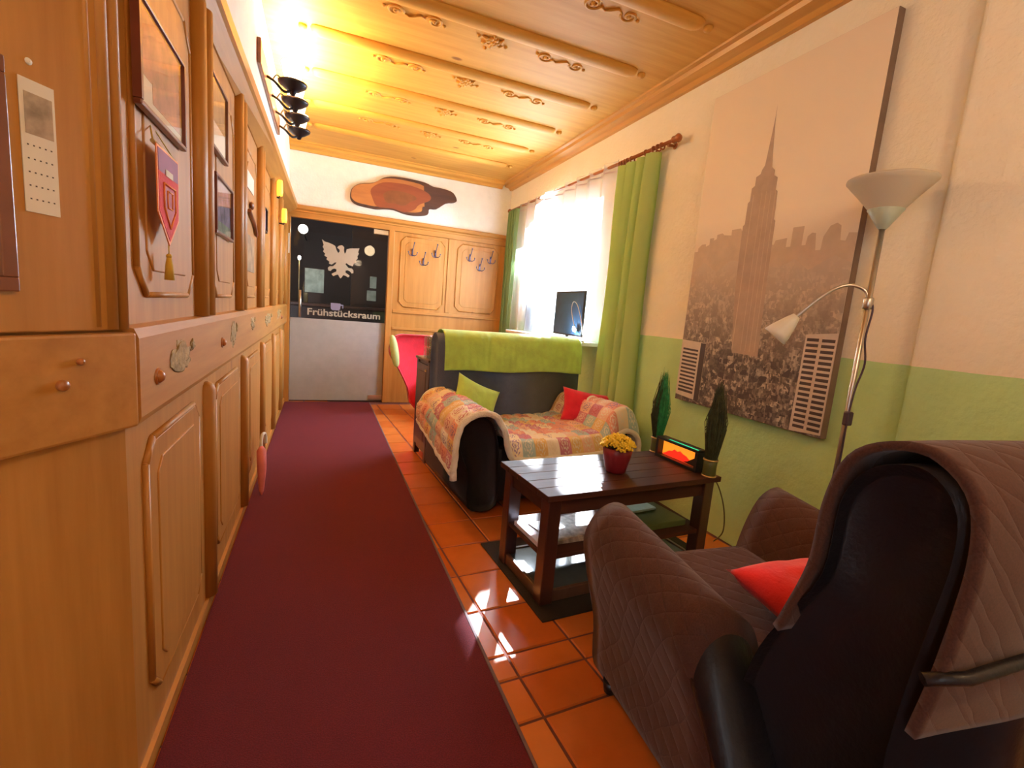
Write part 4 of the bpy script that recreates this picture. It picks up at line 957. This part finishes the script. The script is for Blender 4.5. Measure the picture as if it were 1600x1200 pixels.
MB().lathe([(0.0005, 0), (0.016, 0.0), (0.028, 0.03), (0.046, 0.085), (0.052, 0.115), (0.049, 0.115), (0.042, 0.085), (0.024, 0.034), (0.0005, 0.012)], 24, Matrix.Translation((-0.165, 0.168, 1.290)) @ q4).build('reading_shade', 'cream_plastic', fl_)
MB().lathe([(0.014, 1.335), (0.018, 1.34), (0.018, 1.375), (0.014, 1.38)], 14, cap0=True, cap1=True).build('joint', 'steel', fl_)
cab = catmull([(0.012, 0, 1.37), (0.0, -0.022, 1.33), (-0.008, -0.02, 1.22), (0.018, -0.02, 1.12), (-0.01, -0.02, 1.02), (-0.024, -0.022, 0.93), (-0.026, -0.022, 0.85), (-0.020, -0.02, 0.72), (-0.03, -0.02, 0.55), (-0.02, -0.02, 0.35), (-0.02, -0.02, 0.05)], 6)
m_ = MB(); m_.tube(cab, 0.0038, 8); cbo = m_.build('cable', 'cable_dark', fl_)
MB().box((-0.044, -0.036, 0.868), (-0.012, -0.012, 0.925), 0.006).build('switch', 'cable_dark', cbo)

# ---- canvas print
PC = thing('canvas_picture', 'tall sepia skyline photograph on canvas with a spired skyscraper', 'picture', (XW - 0.001, 2.41, 0.745))
PM = Matrix(((0, -1, 0, 0), (-1, 0, 0, 0), (0, 0, 1, 0), (0, 0, 0, 1)))   # print (a, depth, b) -> towards the room, a runs away from the window
W_, H_ = 0.985, 1.825
plain('canvas_edge', (0.22, 0.15, 0.11), 0.8)
MB().box((-0.0405, -W_, 0), (0, 0, H_), 0.003).build('stretcher', 'canvas_edge', PC)
m, nt, b = newmat('print_haze')
v = coords(nt); sp = N(nt, 'ShaderNodeSeparateXYZ'); nt.links.new(v, sp.inputs[0])
mr_ = N(nt, 'ShaderNodeMapRange'); nt.links.new(sp.outputs['Z'], mr_.inputs[0]); mr_.inputs[1].default_value = 0; mr_.inputs[2].default_value = H_
rp = ramp(nt, mr_.outputs[0], [(0.0, (0.22, 0.19, 0.18)), (0.16, (0.42, 0.37, 0.34)), (0.33, (0.66, 0.60, 0.53)), (0.5, (0.80, 0.71, 0.60)), (0.6, (0.92, 0.82, 0.67)), (1.0, (0.88, 0.76, 0.60))])
nt.links.new(rp.outputs[0], b.inputs['Base Color']); b.inputs['Roughness'].default_value = 0.5
m, nt, b = newmat('print_city')
v = coords(nt, (1, 26, 30)); vo = N(nt, 'ShaderNodeTexVoronoi', distance='CHEBYCHEV'); nt.links.new(v, vo.inputs['Vector']); vo.inputs['Scale'].default_value = 1.0
sx = N(nt, 'ShaderNodeSeparateColor'); nt.links.new(vo.outputs['Color'], sx.inputs[0])
v2 = coords(nt, (1, 90, 60)); vo2 = N(nt, 'ShaderNodeTexVoronoi', distance='CHEBYCHEV'); nt.links.new(v2, vo2.inputs['Vector']); vo2.inputs['Scale'].default_value = 1.0
s2 = N(nt, 'ShaderNodeSeparateColor'); nt.links.new(vo2.outputs['Color'], s2.inputs[0])
av = N(nt, 'ShaderNodeMath', operation='MULTIPLY'); nt.links.new(sx.outputs[0], av.inputs[0]); nt.links.new(s2.outputs[1], av.inputs[1])
ra = ramp(nt, av.outputs[0], [(0.0, (0.07, 0.055, 0.06)), (0.25, (0.20, 0.165, 0.155)), (0.6, (0.45, 0.38, 0.33)), (1.0, (0.62, 0.54, 0.46))])
vz = coords(nt); sp = N(nt, 'ShaderNodeSeparateXYZ'); nt.links.new(vz, sp.inputs[0])
mr_ = N(nt, 'ShaderNodeMapRange'); nt.links.new(sp.outputs['Z'], mr_.inputs[0]); mr_.inputs[1].default_value = 0.30; mr_.inputs[2].default_value = 0.86
mx = N(nt, 'ShaderNodeMixRGB'); nt.links.new(mr_.outputs[0], mx.inputs[0]); nt.links.new(ra.outputs[0], mx.inputs[1]); mx.inputs[2].default_value = (0.60, 0.50, 0.42, 1)
nt.links.new(mx.outputs[0], b.inputs['Base Color']); b.inputs['Roughness'].default_value = 0.5
plain('print_tower', (0.46, 0.35, 0.285), 0.5, var=0.1); plain('print_far', (0.60, 0.48, 0.38), 0.5, var=0.08)
plain('print_near', (0.68, 0.60, 0.54), 0.5, var=0.1); plain('print_dark', (0.07, 0.05, 0.055), 0.5)
def layer(name, pts, k, mt_, parent, extra=None):
    m_ = MB(); t = bmesh.new()
    fs = [pts] + (extra or [])
    for pp in fs:
        vv = [t.verts.new((-0.0406 - 0.0004 * k, -p[0], p[1])) for p in pp]; t.faces.new(vv)
    m_.add(t); return m_.build(name, mt_, parent)
pr_ = layer('print', [(0.002, 0.002), (W_ - .002, 0.002), (W_ - .002, H_ - .002), (0.002, H_ - .002)], 1, 'print_haze', PC)
sk = [(0.003, 0.72), (0.003, 0.93), (0.03, 0.93), (0.03, 0.95), (0.056, 0.97), (0.09, 0.97), (0.09, 0.955), (0.118, 0.963), (0.118, 1.0), (0.15, 1.0), (0.15, 0.985), (0.171, 0.992), (0.171, 1.015), (0.21, 1.02), (0.225, 1.007), (0.278, 1.0), (0.278, 1.03), (0.34, 1.03), (0.35, 1.016), (0.45, 0.96), (0.567, 0.918), (0.575, 0.94), (0.64, 0.945), (0.64, 0.90), (0.665, 0.90), (0.665, 0.992), (0.725, 0.992), (0.725, 0.90), (0.745, 0.90), (0.75, 0.94), (0.77, 0.955), (0.79, 0.95), (0.80, 0.87), (0.825, 0.87), (0.829, 0.93), (0.855, 0.975), (0.885, 0.985), (0.905, 0.97), (0.912, 0.905), (0.935, 0.90), (0.945, 0.935), (0.982, 0.93), (0.982, 0.72)]
layer('skyline', sk, 2, 'print_far', pr_)
layer('city_blocks', [(0.003, 0.003), (0.982, 0.003), (0.982, 0.80), (0.9, 0.84), (0.78, 0.78), (0.7, 0.84), (0.62, 0.80), (0.3, 0.86), (0.2, 0.80), (0.1, 0.86), (0.003, 0.80)], 3, 'print_city', pr_)
tw = [(.4585, 1.635), (.4615, 1.546), (.468, 1.465), (.476, 1.38), (.485, 1.32), (.505, 1.30), (.505, 1.275), (.528, 1.26), (.528, 1.20), (.540, 1.19), (.545, 1.10), (.545, 1.05), (.555, 1.04), (.556, .95), (.566, .64), (.578, .338), (.405, .344), (.378, .544), (.362, .70), (.352, .96), (.352, 1.04), (.362, 1.05), (.362, 1.16), (.374, 1.17), (.374, 1.235), (.392, 1.245), (.392, 1.29), (.418, 1.30), (.424, 1.32), (.438, 1.34), (.445, 1.42), (.452, 1.50), (.457, 1.57)]
layer('skyscraper', tw, 4, 'print_tower', pr_)
layer('tower_stripes', [(.40, .36), (.405, .36), (.395, 1.2), (.392, 1.2)], 5, 'print_dark', pr_, [[(.43 + k * .03, .36), (.433 + k * .03, .36), (.418 + k * .028, 1.2), (.416 + k * .028, 1.2)] for k in range(1, 5)]).data.materials[0] = MATS['print_far']
bd = [(.829, .475), (.982, .49), (.982, .016), (.823, .004)]
layer('near_tower', bd, 5, 'print_near', pr_)
wins = []
for r_ in range(17):
    z0 = 0.025 + r_ * 0.0262
    for (a0, a1) in ((.838, .897), (.912, .974)): wins.append([(a0, z0), (a1, z0 + .001), (a1, z0 + .0155), (a0, z0 + .0145)])
layer('tower_windows', wins[0], 6, 'print_dark', pr_, wins[1:])
layer('left_block', [(.003, .386), (.206, .377), (.207, .02), (.003, .035)], 5, 'print_near', pr_)
layer('block_windows', [(.02, .06), (.15, .055), (.15, .07), (.02, .075)], 6, 'print_dark', pr_, [[(.02, .06 + .024 * k), (.15, .055 + .024 * k), (.15, .067 + .024 * k), (.02, .072 + .024 * k)] for k in range(1, 12)] + [[(.165, .02), (.206, .02), (.206, .375), (.165, .376)]])

# ---- wood slice on the back wall
sl = thing('wood_slice', 'wavy polished slice of tree trunk hung above the glass door', 'wall decoration', (0, YB + 0.008, 0))
SA = [(0.272, 2.337), (0.286, 2.433), (0.368, 2.498), (0.522, 2.537), (0.624, 2.607), (0.747, 2.639), (0.91, 2.645), (1.096, 2.634), (1.192, 2.606), (1.327, 2.602), (1.437, 2.575), (1.487, 2.5), (1.454, 2.467), (1.357, 2.442), (1.245, 2.36), (1.16, 2.347), (1.144, 2.281), (1.023, 2.248), (0.874, 2.249), (0.746, 2.274), (0.638, 2.266), (0.55, 2.252), (0.463, 2.256), (0.359, 2.265), (0.299, 2.29)]
SI = [(0.49, 2.459), (0.609, 2.549), (0.804, 2.574), (0.988, 2.562), (1.141, 2.516), (1.164, 2.447), (1.035, 2.373), (0.983, 2.31), (0.874, 2.267), (0.727, 2.288), (0.567, 2.281), (0.511, 2.359)]
SA = closed_smooth(SA, 3); SI = closed_smooth(SI, 4)
MB().prism(SA, 0.035, MYB(0), bev=0.004).build('slab', 'bark', sl)
cx, cz = 0.86, 2.44
wood('slice_wood', 0, (0.32, 0.10, 0.035), (0.58, 0.25, 0.07), rough=0.4, knots=False, stretch=5)
wood('slice_heart', 0, (0.20, 0.045, 0.025), (0.32, 0.085, 0.035), rough=0.4, knots=False, stretch=5)
MB().prism([(cx - .05 + (a - cx) * .90, cz + (b_ - cz) * .86) for a, b_ in SA if a < 1.19], 0.004, MYB(-0.034)).build('sapwood', 'slice_wood', sl)
MB().prism(SI, 0.004, MYB(-0.036)).build('heartwood', 'slice_heart', sl)
MB().prism([(cx - .03 + (a - cx) * .55, cz - .02 + (b_ - cz) * .5) for a, b_ in SI], 0.002, MYB(-0.0405)).build('heart_centre', 'frame_brown', sl)

# ---- coat hooks
def hook_mb():
    m_ = MB(); m_.box((-0.010, -0.004, -0.045), (0.010, 0, 0.045), 0.002)
    m_.tube(catmull([(0, -0.003, 0.02), (0, -0.035, 0.035), (0.006, -0.05, 0.08), (0.012, -0.045, 0.105)], 5), 0.005, 8); m_.ball((0.012, -0.045, 0.108), 0.009)
    for s_ in (-1, 1):
        m_.tube(catmull([(0, -0.003, -0.03), (s_ * 0.02, -0.03, -0.04), (s_ * 0.045, -0.04, -0.025), (s_ * 0.052, -0.04, -0.002)], 5), 0.0045, 8); m_.ball((s_ * 0.052, -0.04, 0), 0.008)
    return m_
h0 = hook_mb().build('coat_hook', 'blue_iron')
hp = [(0.988, 1.825, 'upper left coat hook of three on the panel next to the glass door'), (1.123, 1.73, 'lowest coat hook of three on the panel next to the glass door'), (1.265, 1.838, 'upper right coat hook of three on the panel next to the glass door'),
      (1.70, 1.845, 'upper left coat hook of three on the panel by the window curtain'), (1.835, 1.742, 'lowest coat hook of three on the panel by the window curtain'), (1.97, 1.846, 'upper right coat hook of three on the panel by the window curtain')]
for k, (x, z, lb) in enumerate(hp):
    o = h0 if k == 0 else h0.copy()
    if k: col.objects.link(o)
    o.location = (x, YB - 0.019, z); tag(o, lb, 'hook', 'iron coat hooks on the back panelling')

# ---- curtains
RX, RZ = 2.13, 2.42
rod = thing('curtain_rod', 'turned brown wooden curtain rod with carved end above the window', 'curtain rod', (RX, 2.70, RZ))
m_ = MB(); m_.tube([(0, 0.02, 0), (0, 2.97, 0.03)], 0.0125, 14); m_.build('rod', 'rod_wood', rod)
m_ = MB(); m_.tube([(0, 0.03, 0), (0, 0.01, 0), (0, -0.01, 0.004), (0, -0.03, 0.002), (0, -0.05, 0), (0, -0.055, 0)], [0.014, 0.026, 0.020, 0.028, 0.014, 0.002], 14); m_.build('finial', 'rod_wood', rod)
m_ = MB(); m_.tube([(0, 2.96, 0.03), (0, 2.98, 0.03), (0, 3.0, 0.03), (0, 3.03, 0.03)], [0.014, 0.026, 0.022, 0.003], 14); m_.build('finial', 'rod_wood', rod)
for yy in (0.07, 2.92):
    m_ = MB(); m_.tube([(0.064, yy, -0.01), (0.03, yy, -0.012), (0, yy, -0.016)], 0.010, 8); m_.ball((0.060, yy, -0.01), 0.022, 2, (.4, 1, 1)); m_.build('bracket', 'rod_wood', rod)
rg = []
for yy in (0.13, 0.17, 0.215, 0.30, 0.47, 0.52, 0.555, 0.59, 0.62):
    t = MB(); n_ = 18
    t.tube([(0.021 * math.cos(2 * PI * i / n_), yy + 0.004 * math.sin(2 * PI * i / n_), 0.021 * math.sin(2 * PI * i / n_) - 0.006) for i in range(n_ + 1)], 0.0055, 8, False)
    t.build('ring', 'rod_wood', rod)
def drape(name, y0, y1, x0, z0, z1, nf, amp, mat_, label, ph=0.0, n=220, squeeze=0.0, wob=0.3):
    def fn(a, b_):
        aa = a + 0.03 * math.sin(a * 17 + 1) * wob
        yy = y0 + (y1 - y0) * a; k = b_
        am = amp * (0.75 + 0.45 * (1 - b_)) * (1 + 0.5 * noise.noise(Vector((a * 7, 1.3, ph))))
        c_ = (y0 + y1) / 2
        yy = c_ + (yy - c_) * (1 - squeeze * math.sin(PI * (b_)) * 0.15 + 0.12 * squeeze * (1 - b_))
        xx = x0 + am * math.sin(2 * PI * nf * aa + ph) + 0.012 * noise.noise(Vector((a * 9, b_ * 3, ph)))
        return Vector((xx, yy + 0.012 * math.sin(4 * PI * nf * aa), z0 + (z1 - z0) * b_ + (0.004 * math.sin(2 * PI * nf * aa) if b_ == 1 else 0)))
    m_ = MB(); m_.grid(fn, n, 24); o = m_.build(name, mat_); tag(o, label, 'curtain'); return o, fn
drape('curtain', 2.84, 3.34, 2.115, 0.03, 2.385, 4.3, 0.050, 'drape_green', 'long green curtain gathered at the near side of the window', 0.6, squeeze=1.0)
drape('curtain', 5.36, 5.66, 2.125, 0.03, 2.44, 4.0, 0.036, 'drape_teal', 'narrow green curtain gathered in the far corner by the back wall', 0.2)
so_, sfn = drape('sheer_curtain', 3.35, 5.36, RX, 1.022, 2.465, 9.0, 0.030, 'sheer', 'white sheer eyelet curtain hanging across the bright window', 0.0, 300, wob=0.0)
plain('tape', (0.30, 0.24, 0.30), 0.7)
m_ = MB(); m_.grid(lambda a, b_: sfn(a, 0.945 + 0.006 * b_) + Vector((-0.0015, 0, 0)), 300, 1); m_.build('hem_tape', 'tape', so_)

# ---- things on the window sill
mn_ = thing('monitor', 'dark blue flat screen standing on the sill behind the sofa', 'monitor', (2.045, 3.755, 1.018))
MB().box((-0.010, -0.265, 0.035), (0.008, 0.265, 0.425), 0.004).build('screen_case', 'black_plastic', mn_)
MB().box((-0.0115, -0.25, 0.05), (-0.0101, 0.25, 0.41)).build('screen', 'screen_blue', mn_)
MB().box((-0.03, -0.08, 0), (0.012, 0.08, 0.008), 0.002).box((-0.006, -0.02, 0.006), (0.006, 0.02, 0.04)).build('stand', 'black_plastic', mn_)
dl = thing('desk_lamp', 'small gooseneck lamp with a round white light before the dark screen', 'lamp', (2.018, 3.43, 1.018))
MB().lathe([(0.0005, 0), (0.018, 0), (0.018, 0.01), (0.006, 0.014), (0.0005, 0.014)], 18).build('base', 'steel', dl)
m_ = MB(); m_.tube(catmull([(0, 0, 0.012), (0.004, 0.03, 0.12), (0.0, 0.13, 0.29), (-0.008, 0.20, 0.33), (-0.02, 0.20, 0.26), (-0.022, 0.14, 0.15), (-0.022, 0.11, 0.105)], 6), 0.0035, 8); m_.build('gooseneck', 'steel', dl)
m_ = MB(); m_.lathe([(0.0005, 0.012), (0.020, 0.010), (0.026, 0.0), (0.026, -0.004)], 22, Matrix.Translation((-0.024, 0.11, 0.10)) @ Matrix.Rotation(-PI / 2 - .35, 4, 'Y') @ Matrix.Rotation(PI, 4, 'X')); m_.build('lamp_head', 'cream_plastic', dl)
MB().ball((-0.030, 0.108, 0.10), 0.022, 2, (.5, 1, 1)).build('lamp_disc', 'led_glow', dl)
tag(B('storage_box', [((2.20, 4.78, 1.019), (2.275, 5.10, 1.36))], 'screen_blue', None, 0.006), 'dark blue box on the sill behind the sheer curtain', 'box')

# ---- iron wall light above the cornice
wl = thing('wall_light', 'black iron wall light with four lit glass shades above the cornice', 'lamp', (-0.345, 3.65, 2.40))
MB().box((0.001, -0.60, 0.0), (0.022, 0.62, 0.125), 0.005).build('backboard', 'frame_brown', wl)
for bx, by, bz in BULBS:
    ly = by - 3.65; c_ = Vector((bx + 0.345, ly, 2.455 - 2.40))
    m_ = MB(); m_.tube(catmull([(0.02, ly - 0.05, 0.055), (0.06, ly - 0.055, 0.035), (0.11, ly - 0.03, 0.0), (c_.x, c_.y, c_.z - 0.03)], 5), 0.008, 8)
    m_.tube(catmull([(0.05, ly - .05, 0.04), (0.07, ly - 0.02, 0.085), (0.10, ly + .01, 0.07), (0.09, ly, 0.045)], 5), 0.005, 8); m_.build('arm', 'black_iron', wl)
    m_ = MB(); m_.lathe([(0.0005, -0.060), (0.014, -0.055), (0.022, -0.035), (0.045, -0.024), (0.078, 0.0), (0.084, 0.012), (0.076, 0.010), (0.04, -0.010), (0.0005, -0.014)], 20, Matrix.Translation(c_)); m_.build('cup', 'black_iron', wl)
    m_ = MB(); m_.lathe([(0.030, 0.0), (0.042, 0.02), (0.052, 0.06), (0.060, 0.10), (0.066, 0.12), (0.064, 0.12), (0.058, 0.10), (0.05, 0.06), (0.040, 0.02), (0.028, 0.0)], 22, Matrix.Translation(c_)); m_.build('glass_shade', 'shade_glow_t', wl) if 'shade_glow_t' in MATS else m_.build('glass_shade', 'lamp_shade', wl)
    MB().ball(c_ + Vector((0, 0, 0.035)), 0.018, 2, (1, 1, 1.3)).build('bulb', 'bulb_glow', wl)

# ---- pictures and notices on the panelling
def wall_pic(name, y0, y1, z0, z1, fr, label, cat, art, x=XL + 0.012, fw=0.012, gl=True, group=None):
    kx = -(x + 0.012) / 0.38; y0 *= kx; y1 *= kx; z0 = 1.2 + (z0 - 1.2) * kx; z1 = 1.2 + (z1 - 1.2) * kx
    t = thing(name, label, cat, (x, (y0 + y1) / 2, z0), group=group); hw = (y1 - y0) / 2; h_ = z1 - z0
    m_ = MB(); m_.box((0, -hw, 0), (0.016, hw, fw), 0.003); m_.box((0, -hw, h_ - fw), (0.016, hw, h_), 0.003); m_.box((0, -hw, fw), (0.016, -hw + fw, h_ - fw)); m_.box((0, hw - fw, fw), (0.016, hw, h_ - fw)); m_.box((0.0, -hw + fw, fw), (0.004, hw - fw, h_ - fw))
    m_.build('frame', fr, t)
    for k, (a0, a1, b0_, b1_, mt_) in enumerate(art):
        MB().box((0.004, -hw + fw + a0 * 2 * (hw - fw), fw + b0_ * (h_ - 2 * fw)), (0.0048 + 0.0004 * k, -hw + fw + a1 * 2 * (hw - fw), fw + b1_ * (h_ - 2 * fw))).build('print', mt_, t)
    if gl: MB().box((0.0105, -hw + fw, fw), (0.0115, hw - fw, h_ - fw)).build('glass', 'picture_glass', t)
    return t
plain('art_rose', (0.42, 0.16, 0.12), 0.6, var=0.5, vscale=14); plain('art_blue', (0.22, 0.16, 0.26), 0.6, var=0.7, vscale=18); plain('art_sand', (0.38, 0.25, 0.13), 0.6, var=0.4, vscale=14); plain('art_green', (0.20, 0.24, 0.14), 0.6, var=0.6, vscale=18)
wall_pic('framed_picture', 1.355, 1.735, 1.59, 1.83, 'frame_red', 'largest red brown framed picture, above the red pennant', 'picture', [(0, 1, 0, 1, 'white_paper'), (0.10, 1, 0.32, 1, 'art_rose'), (0.3, 1, 0.12, 0.34, 'art_rose')], x=XL + 0.0125)
wall_pic('framed_picture', 2.10, 2.42, 1.715, 1.98, 'frame_brown', 'framed picture with a broad white lower margin above the blue landscape', 'picture', [(0, 1, 0, 1, 'white_paper'), (0, 1, 0.40, 1, 'art_sand')])
wall_pic('framed_picture', 2.17, 2.54, 1.415, 1.64, 'frame_red', 'small red framed blue landscape on the second panel', 'picture', [(0, 1, 0, 1, 'art_blue'), (0, 1, 0, 0.22, 'art_green')])
tag(B('paper_notice', [((XL + 0.0125, 2.86, 1.735), (XL + 0.0145, 3.14, 1.82))], 'white_paper'), 'small white sheet of paper high on the third panel', 'notice')
tag(B('paper_notice', [((XL + 0.0125, 2.86, 1.31), (XL + 0.0145, 3.16, 1.50))], 'art_sand'), 'pale brown sheet of paper low on the third panel', 'notice')
o = MB(); o.tube(catmull([(XL + .022, 2.90, 1.62), (XL + .022, 2.98, 1.60), (XL + .022, 3.1, 1.575), (XL + .022, 3.2, 1.52)], 5), [0.010] * 15 + [0.004], 8); o.ball((XL + .022, 3.0, 1.66), 0.022, 2, (.5, 1.6, 1))
tag(o.build('wood_ornament', 'frame_brown'), 'small curved brown wooden ornament between the papers on the third panel', 'wall decoration')
wall_pic('framed_picture', 3.76, 4.0, 1.63, 1.80, 'black_iron', 'small dark framed picture on the fourth panel', 'picture', [(0, 1, 0, 1, 'art_blue')], gl=False)
tag(B('wall_switch', [((XL + 0.002, 5.11, 1.46), (XL + 0.012, 5.15, 1.52))], 'frame_brown', None, 0.003), 'tiny brown switch low on the far end of the panelling', 'switch')
for k, (yy, zz, lb) in enumerate(((4.34, 1.97, 'upper amber glowing candle lamp on the far panelling'), (4.86, 1.84, 'lower amber glowing candle lamp nearest the glass door'))):
    t = thing('wall_lamp', lb, 'lamp', (XL, yy, zz), group='amber wall lamps on the far panelling')
    MB().box((0.0, -0.02, -0.03), (0.012, 0.02, 0.05), 0.004).build('mount', 'frame_brown', t)
    m_ = MB(); m_.tube([(0.01, 0, -0.01), (0.05, 0, -0.015), (0.055, 0, 0.0)], 0.006, 8); m_.build('arm', 'black_iron', t)
    MB().lathe([(0.0005, 0.0), (0.020, 0.0), (0.024, 0.03), (0.022, 0.10), (0.018, 0.12), (0.0005, 0.12)], 16, Matrix.Translation((0.055, 0, 0))).build('lamp_shade', 'amber_glow', t)
tag(B('paper_notice', [((-0.372, YB - 0.0245, 1.655), (-0.333, YB - 0.0225, 1.865))], 'white_paper'), 'bright white notice strip on the door frame beside the glass door', 'notice')
# red pennant
pn = thing('pennant', 'red and purple pennant with orange border and gold tassel', 'pennant', (XL + 0.036, 1.400, 1.505))
pn.scale = (0.9, 0.9, 0.9)
def penn(s_): return [(-0.095 * s_, 0.0), (0.095 * s_, 0.0), (0.092 * s_, -0.16), (0.0, -0.235), (-0.092 * s_, -0.16)]
MPL = Matrix(((0, 1, 0, 0), (1, 0, 0, 0), (0, 0, 1, 0), (0, 0, 0, 1)))
MB().prism(penn(1), 0.003, MPL).build('border', 'penn_orange', pn)
MB().prism([(-.087, -.006), (.087, -.006), (.086, -.06), (-.086, -.06)], 0.001, Matrix.Translation((0.003, 0, 0)) @ MPL).build('top_field', 'penn_purple', pn)
MB().prism([(-.086, -.06), (.086, -.06), (.084, -.157), (0, -.223), (-.084, -.157)], 0.001, Matrix.Translation((0.003, 0, 0)) @ MPL).build('field', 'red_cloth', pn)
MB().prism([(-.045, -.088), (.045, -.088), (.045, -.14), (0, -.185), (-.045, -.14)], 0.001, Matrix.Translation((0.004, 0, 0)) @ MPL).build('shield', 'penn_dark', pn)
m_ = MB(); loop_tube(m_, [(-.05, -.083), (.05, -.083), (.05, -.142), (0, -.19), (-.05, -.142)], 0.0022, MPL, 0.006); loop_tube(m_, [(-.022, -.098), (.022, -.098), (.02, -.14), (-.02, -.14)], 0.002, MPL, 0.006); m_.build('shield_border', 'penn_orange', pn)
MB().box((0.0045, -0.03, -0.062), (0.006, 0.03, -0.046)).build('badge', 'white_paper', pn)
m_ = MB(); m_.tube([(-0.004, -0.10, 0.002), (-0.004, 0.10, 0.002)], 0.005, 10); m_.build('rod', 'gold_band', pn)
m_ = MB(); m_.tube([(-0.004, -0.095, 0.002), (-0.035, 0, 0.07), (-0.004, 0.095, 0.002)], 0.0018, 6); m_.build('cord', 'tassel_gold', pn)
m_ = MB(); m_.tube([(0, 0, -0.232), (0, 0, -0.262)], 0.0015, 6); m_.ball((0, 0, -0.262), 0.007); m_.tube([(0, 0, -0.262), (0, 0, -0.285), (0, 0, -0.325)], [0.005, 0.009, 0.012], 12); m_.build('tassel', 'tassel_gold', pn)
# strip calendar, sticker and half-seen frame on the nearest panelling
cl_ = thing('calendar', 'narrow paper wall calendar on the nearest wood panelling', 'calendar'); cl_.matrix_world = MNEAR @ Matrix(((1, 0, 0, -0.139), (0, -1, 0, 0.0185), (0, 0, 1, 1.40), (0, 0, 0, 1)))
cl_.location = MNEAR @ Vector((-0.150, 0.0185, 1.40)); cl_.rotation_euler = (0, 0, PI / 2 - TH); cl_.rotation_mode = 'XYZ'
MB().box((-0.0265, -0.0015, -0.100), (0.0265, 0, 0.105)).build('sheet', 'white_paper', cl_)
MB().box((-0.020, -0.0022, 0.022), (0.022, -0.0015, 0.085)).build('photo', 'cal_grey', cl_)
rnd = random.Random(2)
for r_ in range(5):
    m_ = MB()
    for q in range(5): m_.box((-0.019 + q * 0.0088, -0.0019, 0.004 - r_ * 0.021), (-0.0165 + q * 0.0088, -0.0015, 0.0062 - r_ * 0.021))
    m_.build('week_row', 'ink', cl_)
def near_part(o): o.location = MNEAR @ Vector(o.location); o.rotation_euler = (0, 0, PI / 2 - TH); return o
m_ = MB(); m_.lathe([(0.0005, 0.0025), (0.004, 0.0023), (0.0055, 0)], 14, Matrix.Rotation(PI / 2, 4, 'X')); o = near_part(m_.build('sticker', 'cream_plastic', loc=(-0.158, 0.0182, 1.532)))
tag(o, 'tiny round cream sticker on the wood above the calendar', 'sticker')
fr_ = thing('framed_picture', 'brown framed picture left of the calendar at the photo edge', 'picture'); fr_.location = MNEAR @ Vector((-0.262, 0.0185, 1.17)); fr_.rotation_euler = (0, 0, PI / 2 - TH)
m_ = MB()
for a, b_ in (((-0.075, -0.012, 0), (0.062, 0, 0.022)), ((-0.075, -0.012, 0.325), (0.062, 0, 0.35)), ((0.04, -0.012, 0.022), (0.062, 0, 0.325)), ((-0.075, -0.012, 0.022), (-0.053, 0, 0.325))): m_.box(a, b_, 0.002)
m_.build('frame', 'frame_brown', fr_); MB().box((-0.053, -0.004, 0.022), (0.04, 0, 0.325)).build('print', 'white_paper', fr_)

# ---- pink umbrella leaning at the panelling
um = thing('umbrella', 'furled pink umbrella with a white hooked handle leaning on the panelling', 'umbrella', (XL + 0.05, 3.10, 0.0))
um.scale = (0.75, 0.75, 0.78)
m_ = MB(); m_.tube([(0.03, -0.12, 0.012), (0.03, -0.115, 0.05), (0.025, -0.06, 0.20), (0.018, -0.01, 0.335), (0.016, 0.004, 0.365)], [0.005, 0.018, 0.034, 0.036, 0.014], 14); m_.build('canopy', 'pink_cloth', um)
m_ = MB(); m_.tube(catmull([(0.016, 0.0, 0.35), (0.014, 0.015, 0.40), (0.018, 0.045, 0.445), (0.030, 0.09, 0.445), (0.036, 0.115, 0.40), (0.036, 0.115, 0.36)], 6), 0.012, 12); m_.build('handle', 'cream_plastic', um)
# ---- cable of the lantern
m_ = MB(); m_.tube(catmull([(1.845, 1.80, 0.495), (1.90, 1.79, 0.46), (1.985, 1.80, 0.38), (2.06, 1.81, 0.24), (2.10, 1.83, 0.10), (2.12, 1.90, 0.006)], 6), 0.0035, 8)
tag(m_.build('cable', 'cable_green'), 'thin dark cable hanging from the table down to the floor by the wall', 'cable')
# ---- ceiling lamp added out of view behind the viewer to carry the warm fill
cl2 = thing('added_ceiling_lamp', 'unseen ceiling lamp added behind the viewpoint for fill light', 'lamp', (1.05, -0.45, ZC))
MB().lathe([(0.0005, 0), (0.09, 0), (0.09, -0.02), (0.0005, -0.03)], 28).build('mount', 'black_iron', cl2)
MB().lathe([(0.0005, -0.25), (0.008, -0.25), (0.008, -0.02)], 10).build('stem', 'black_iron', cl2)
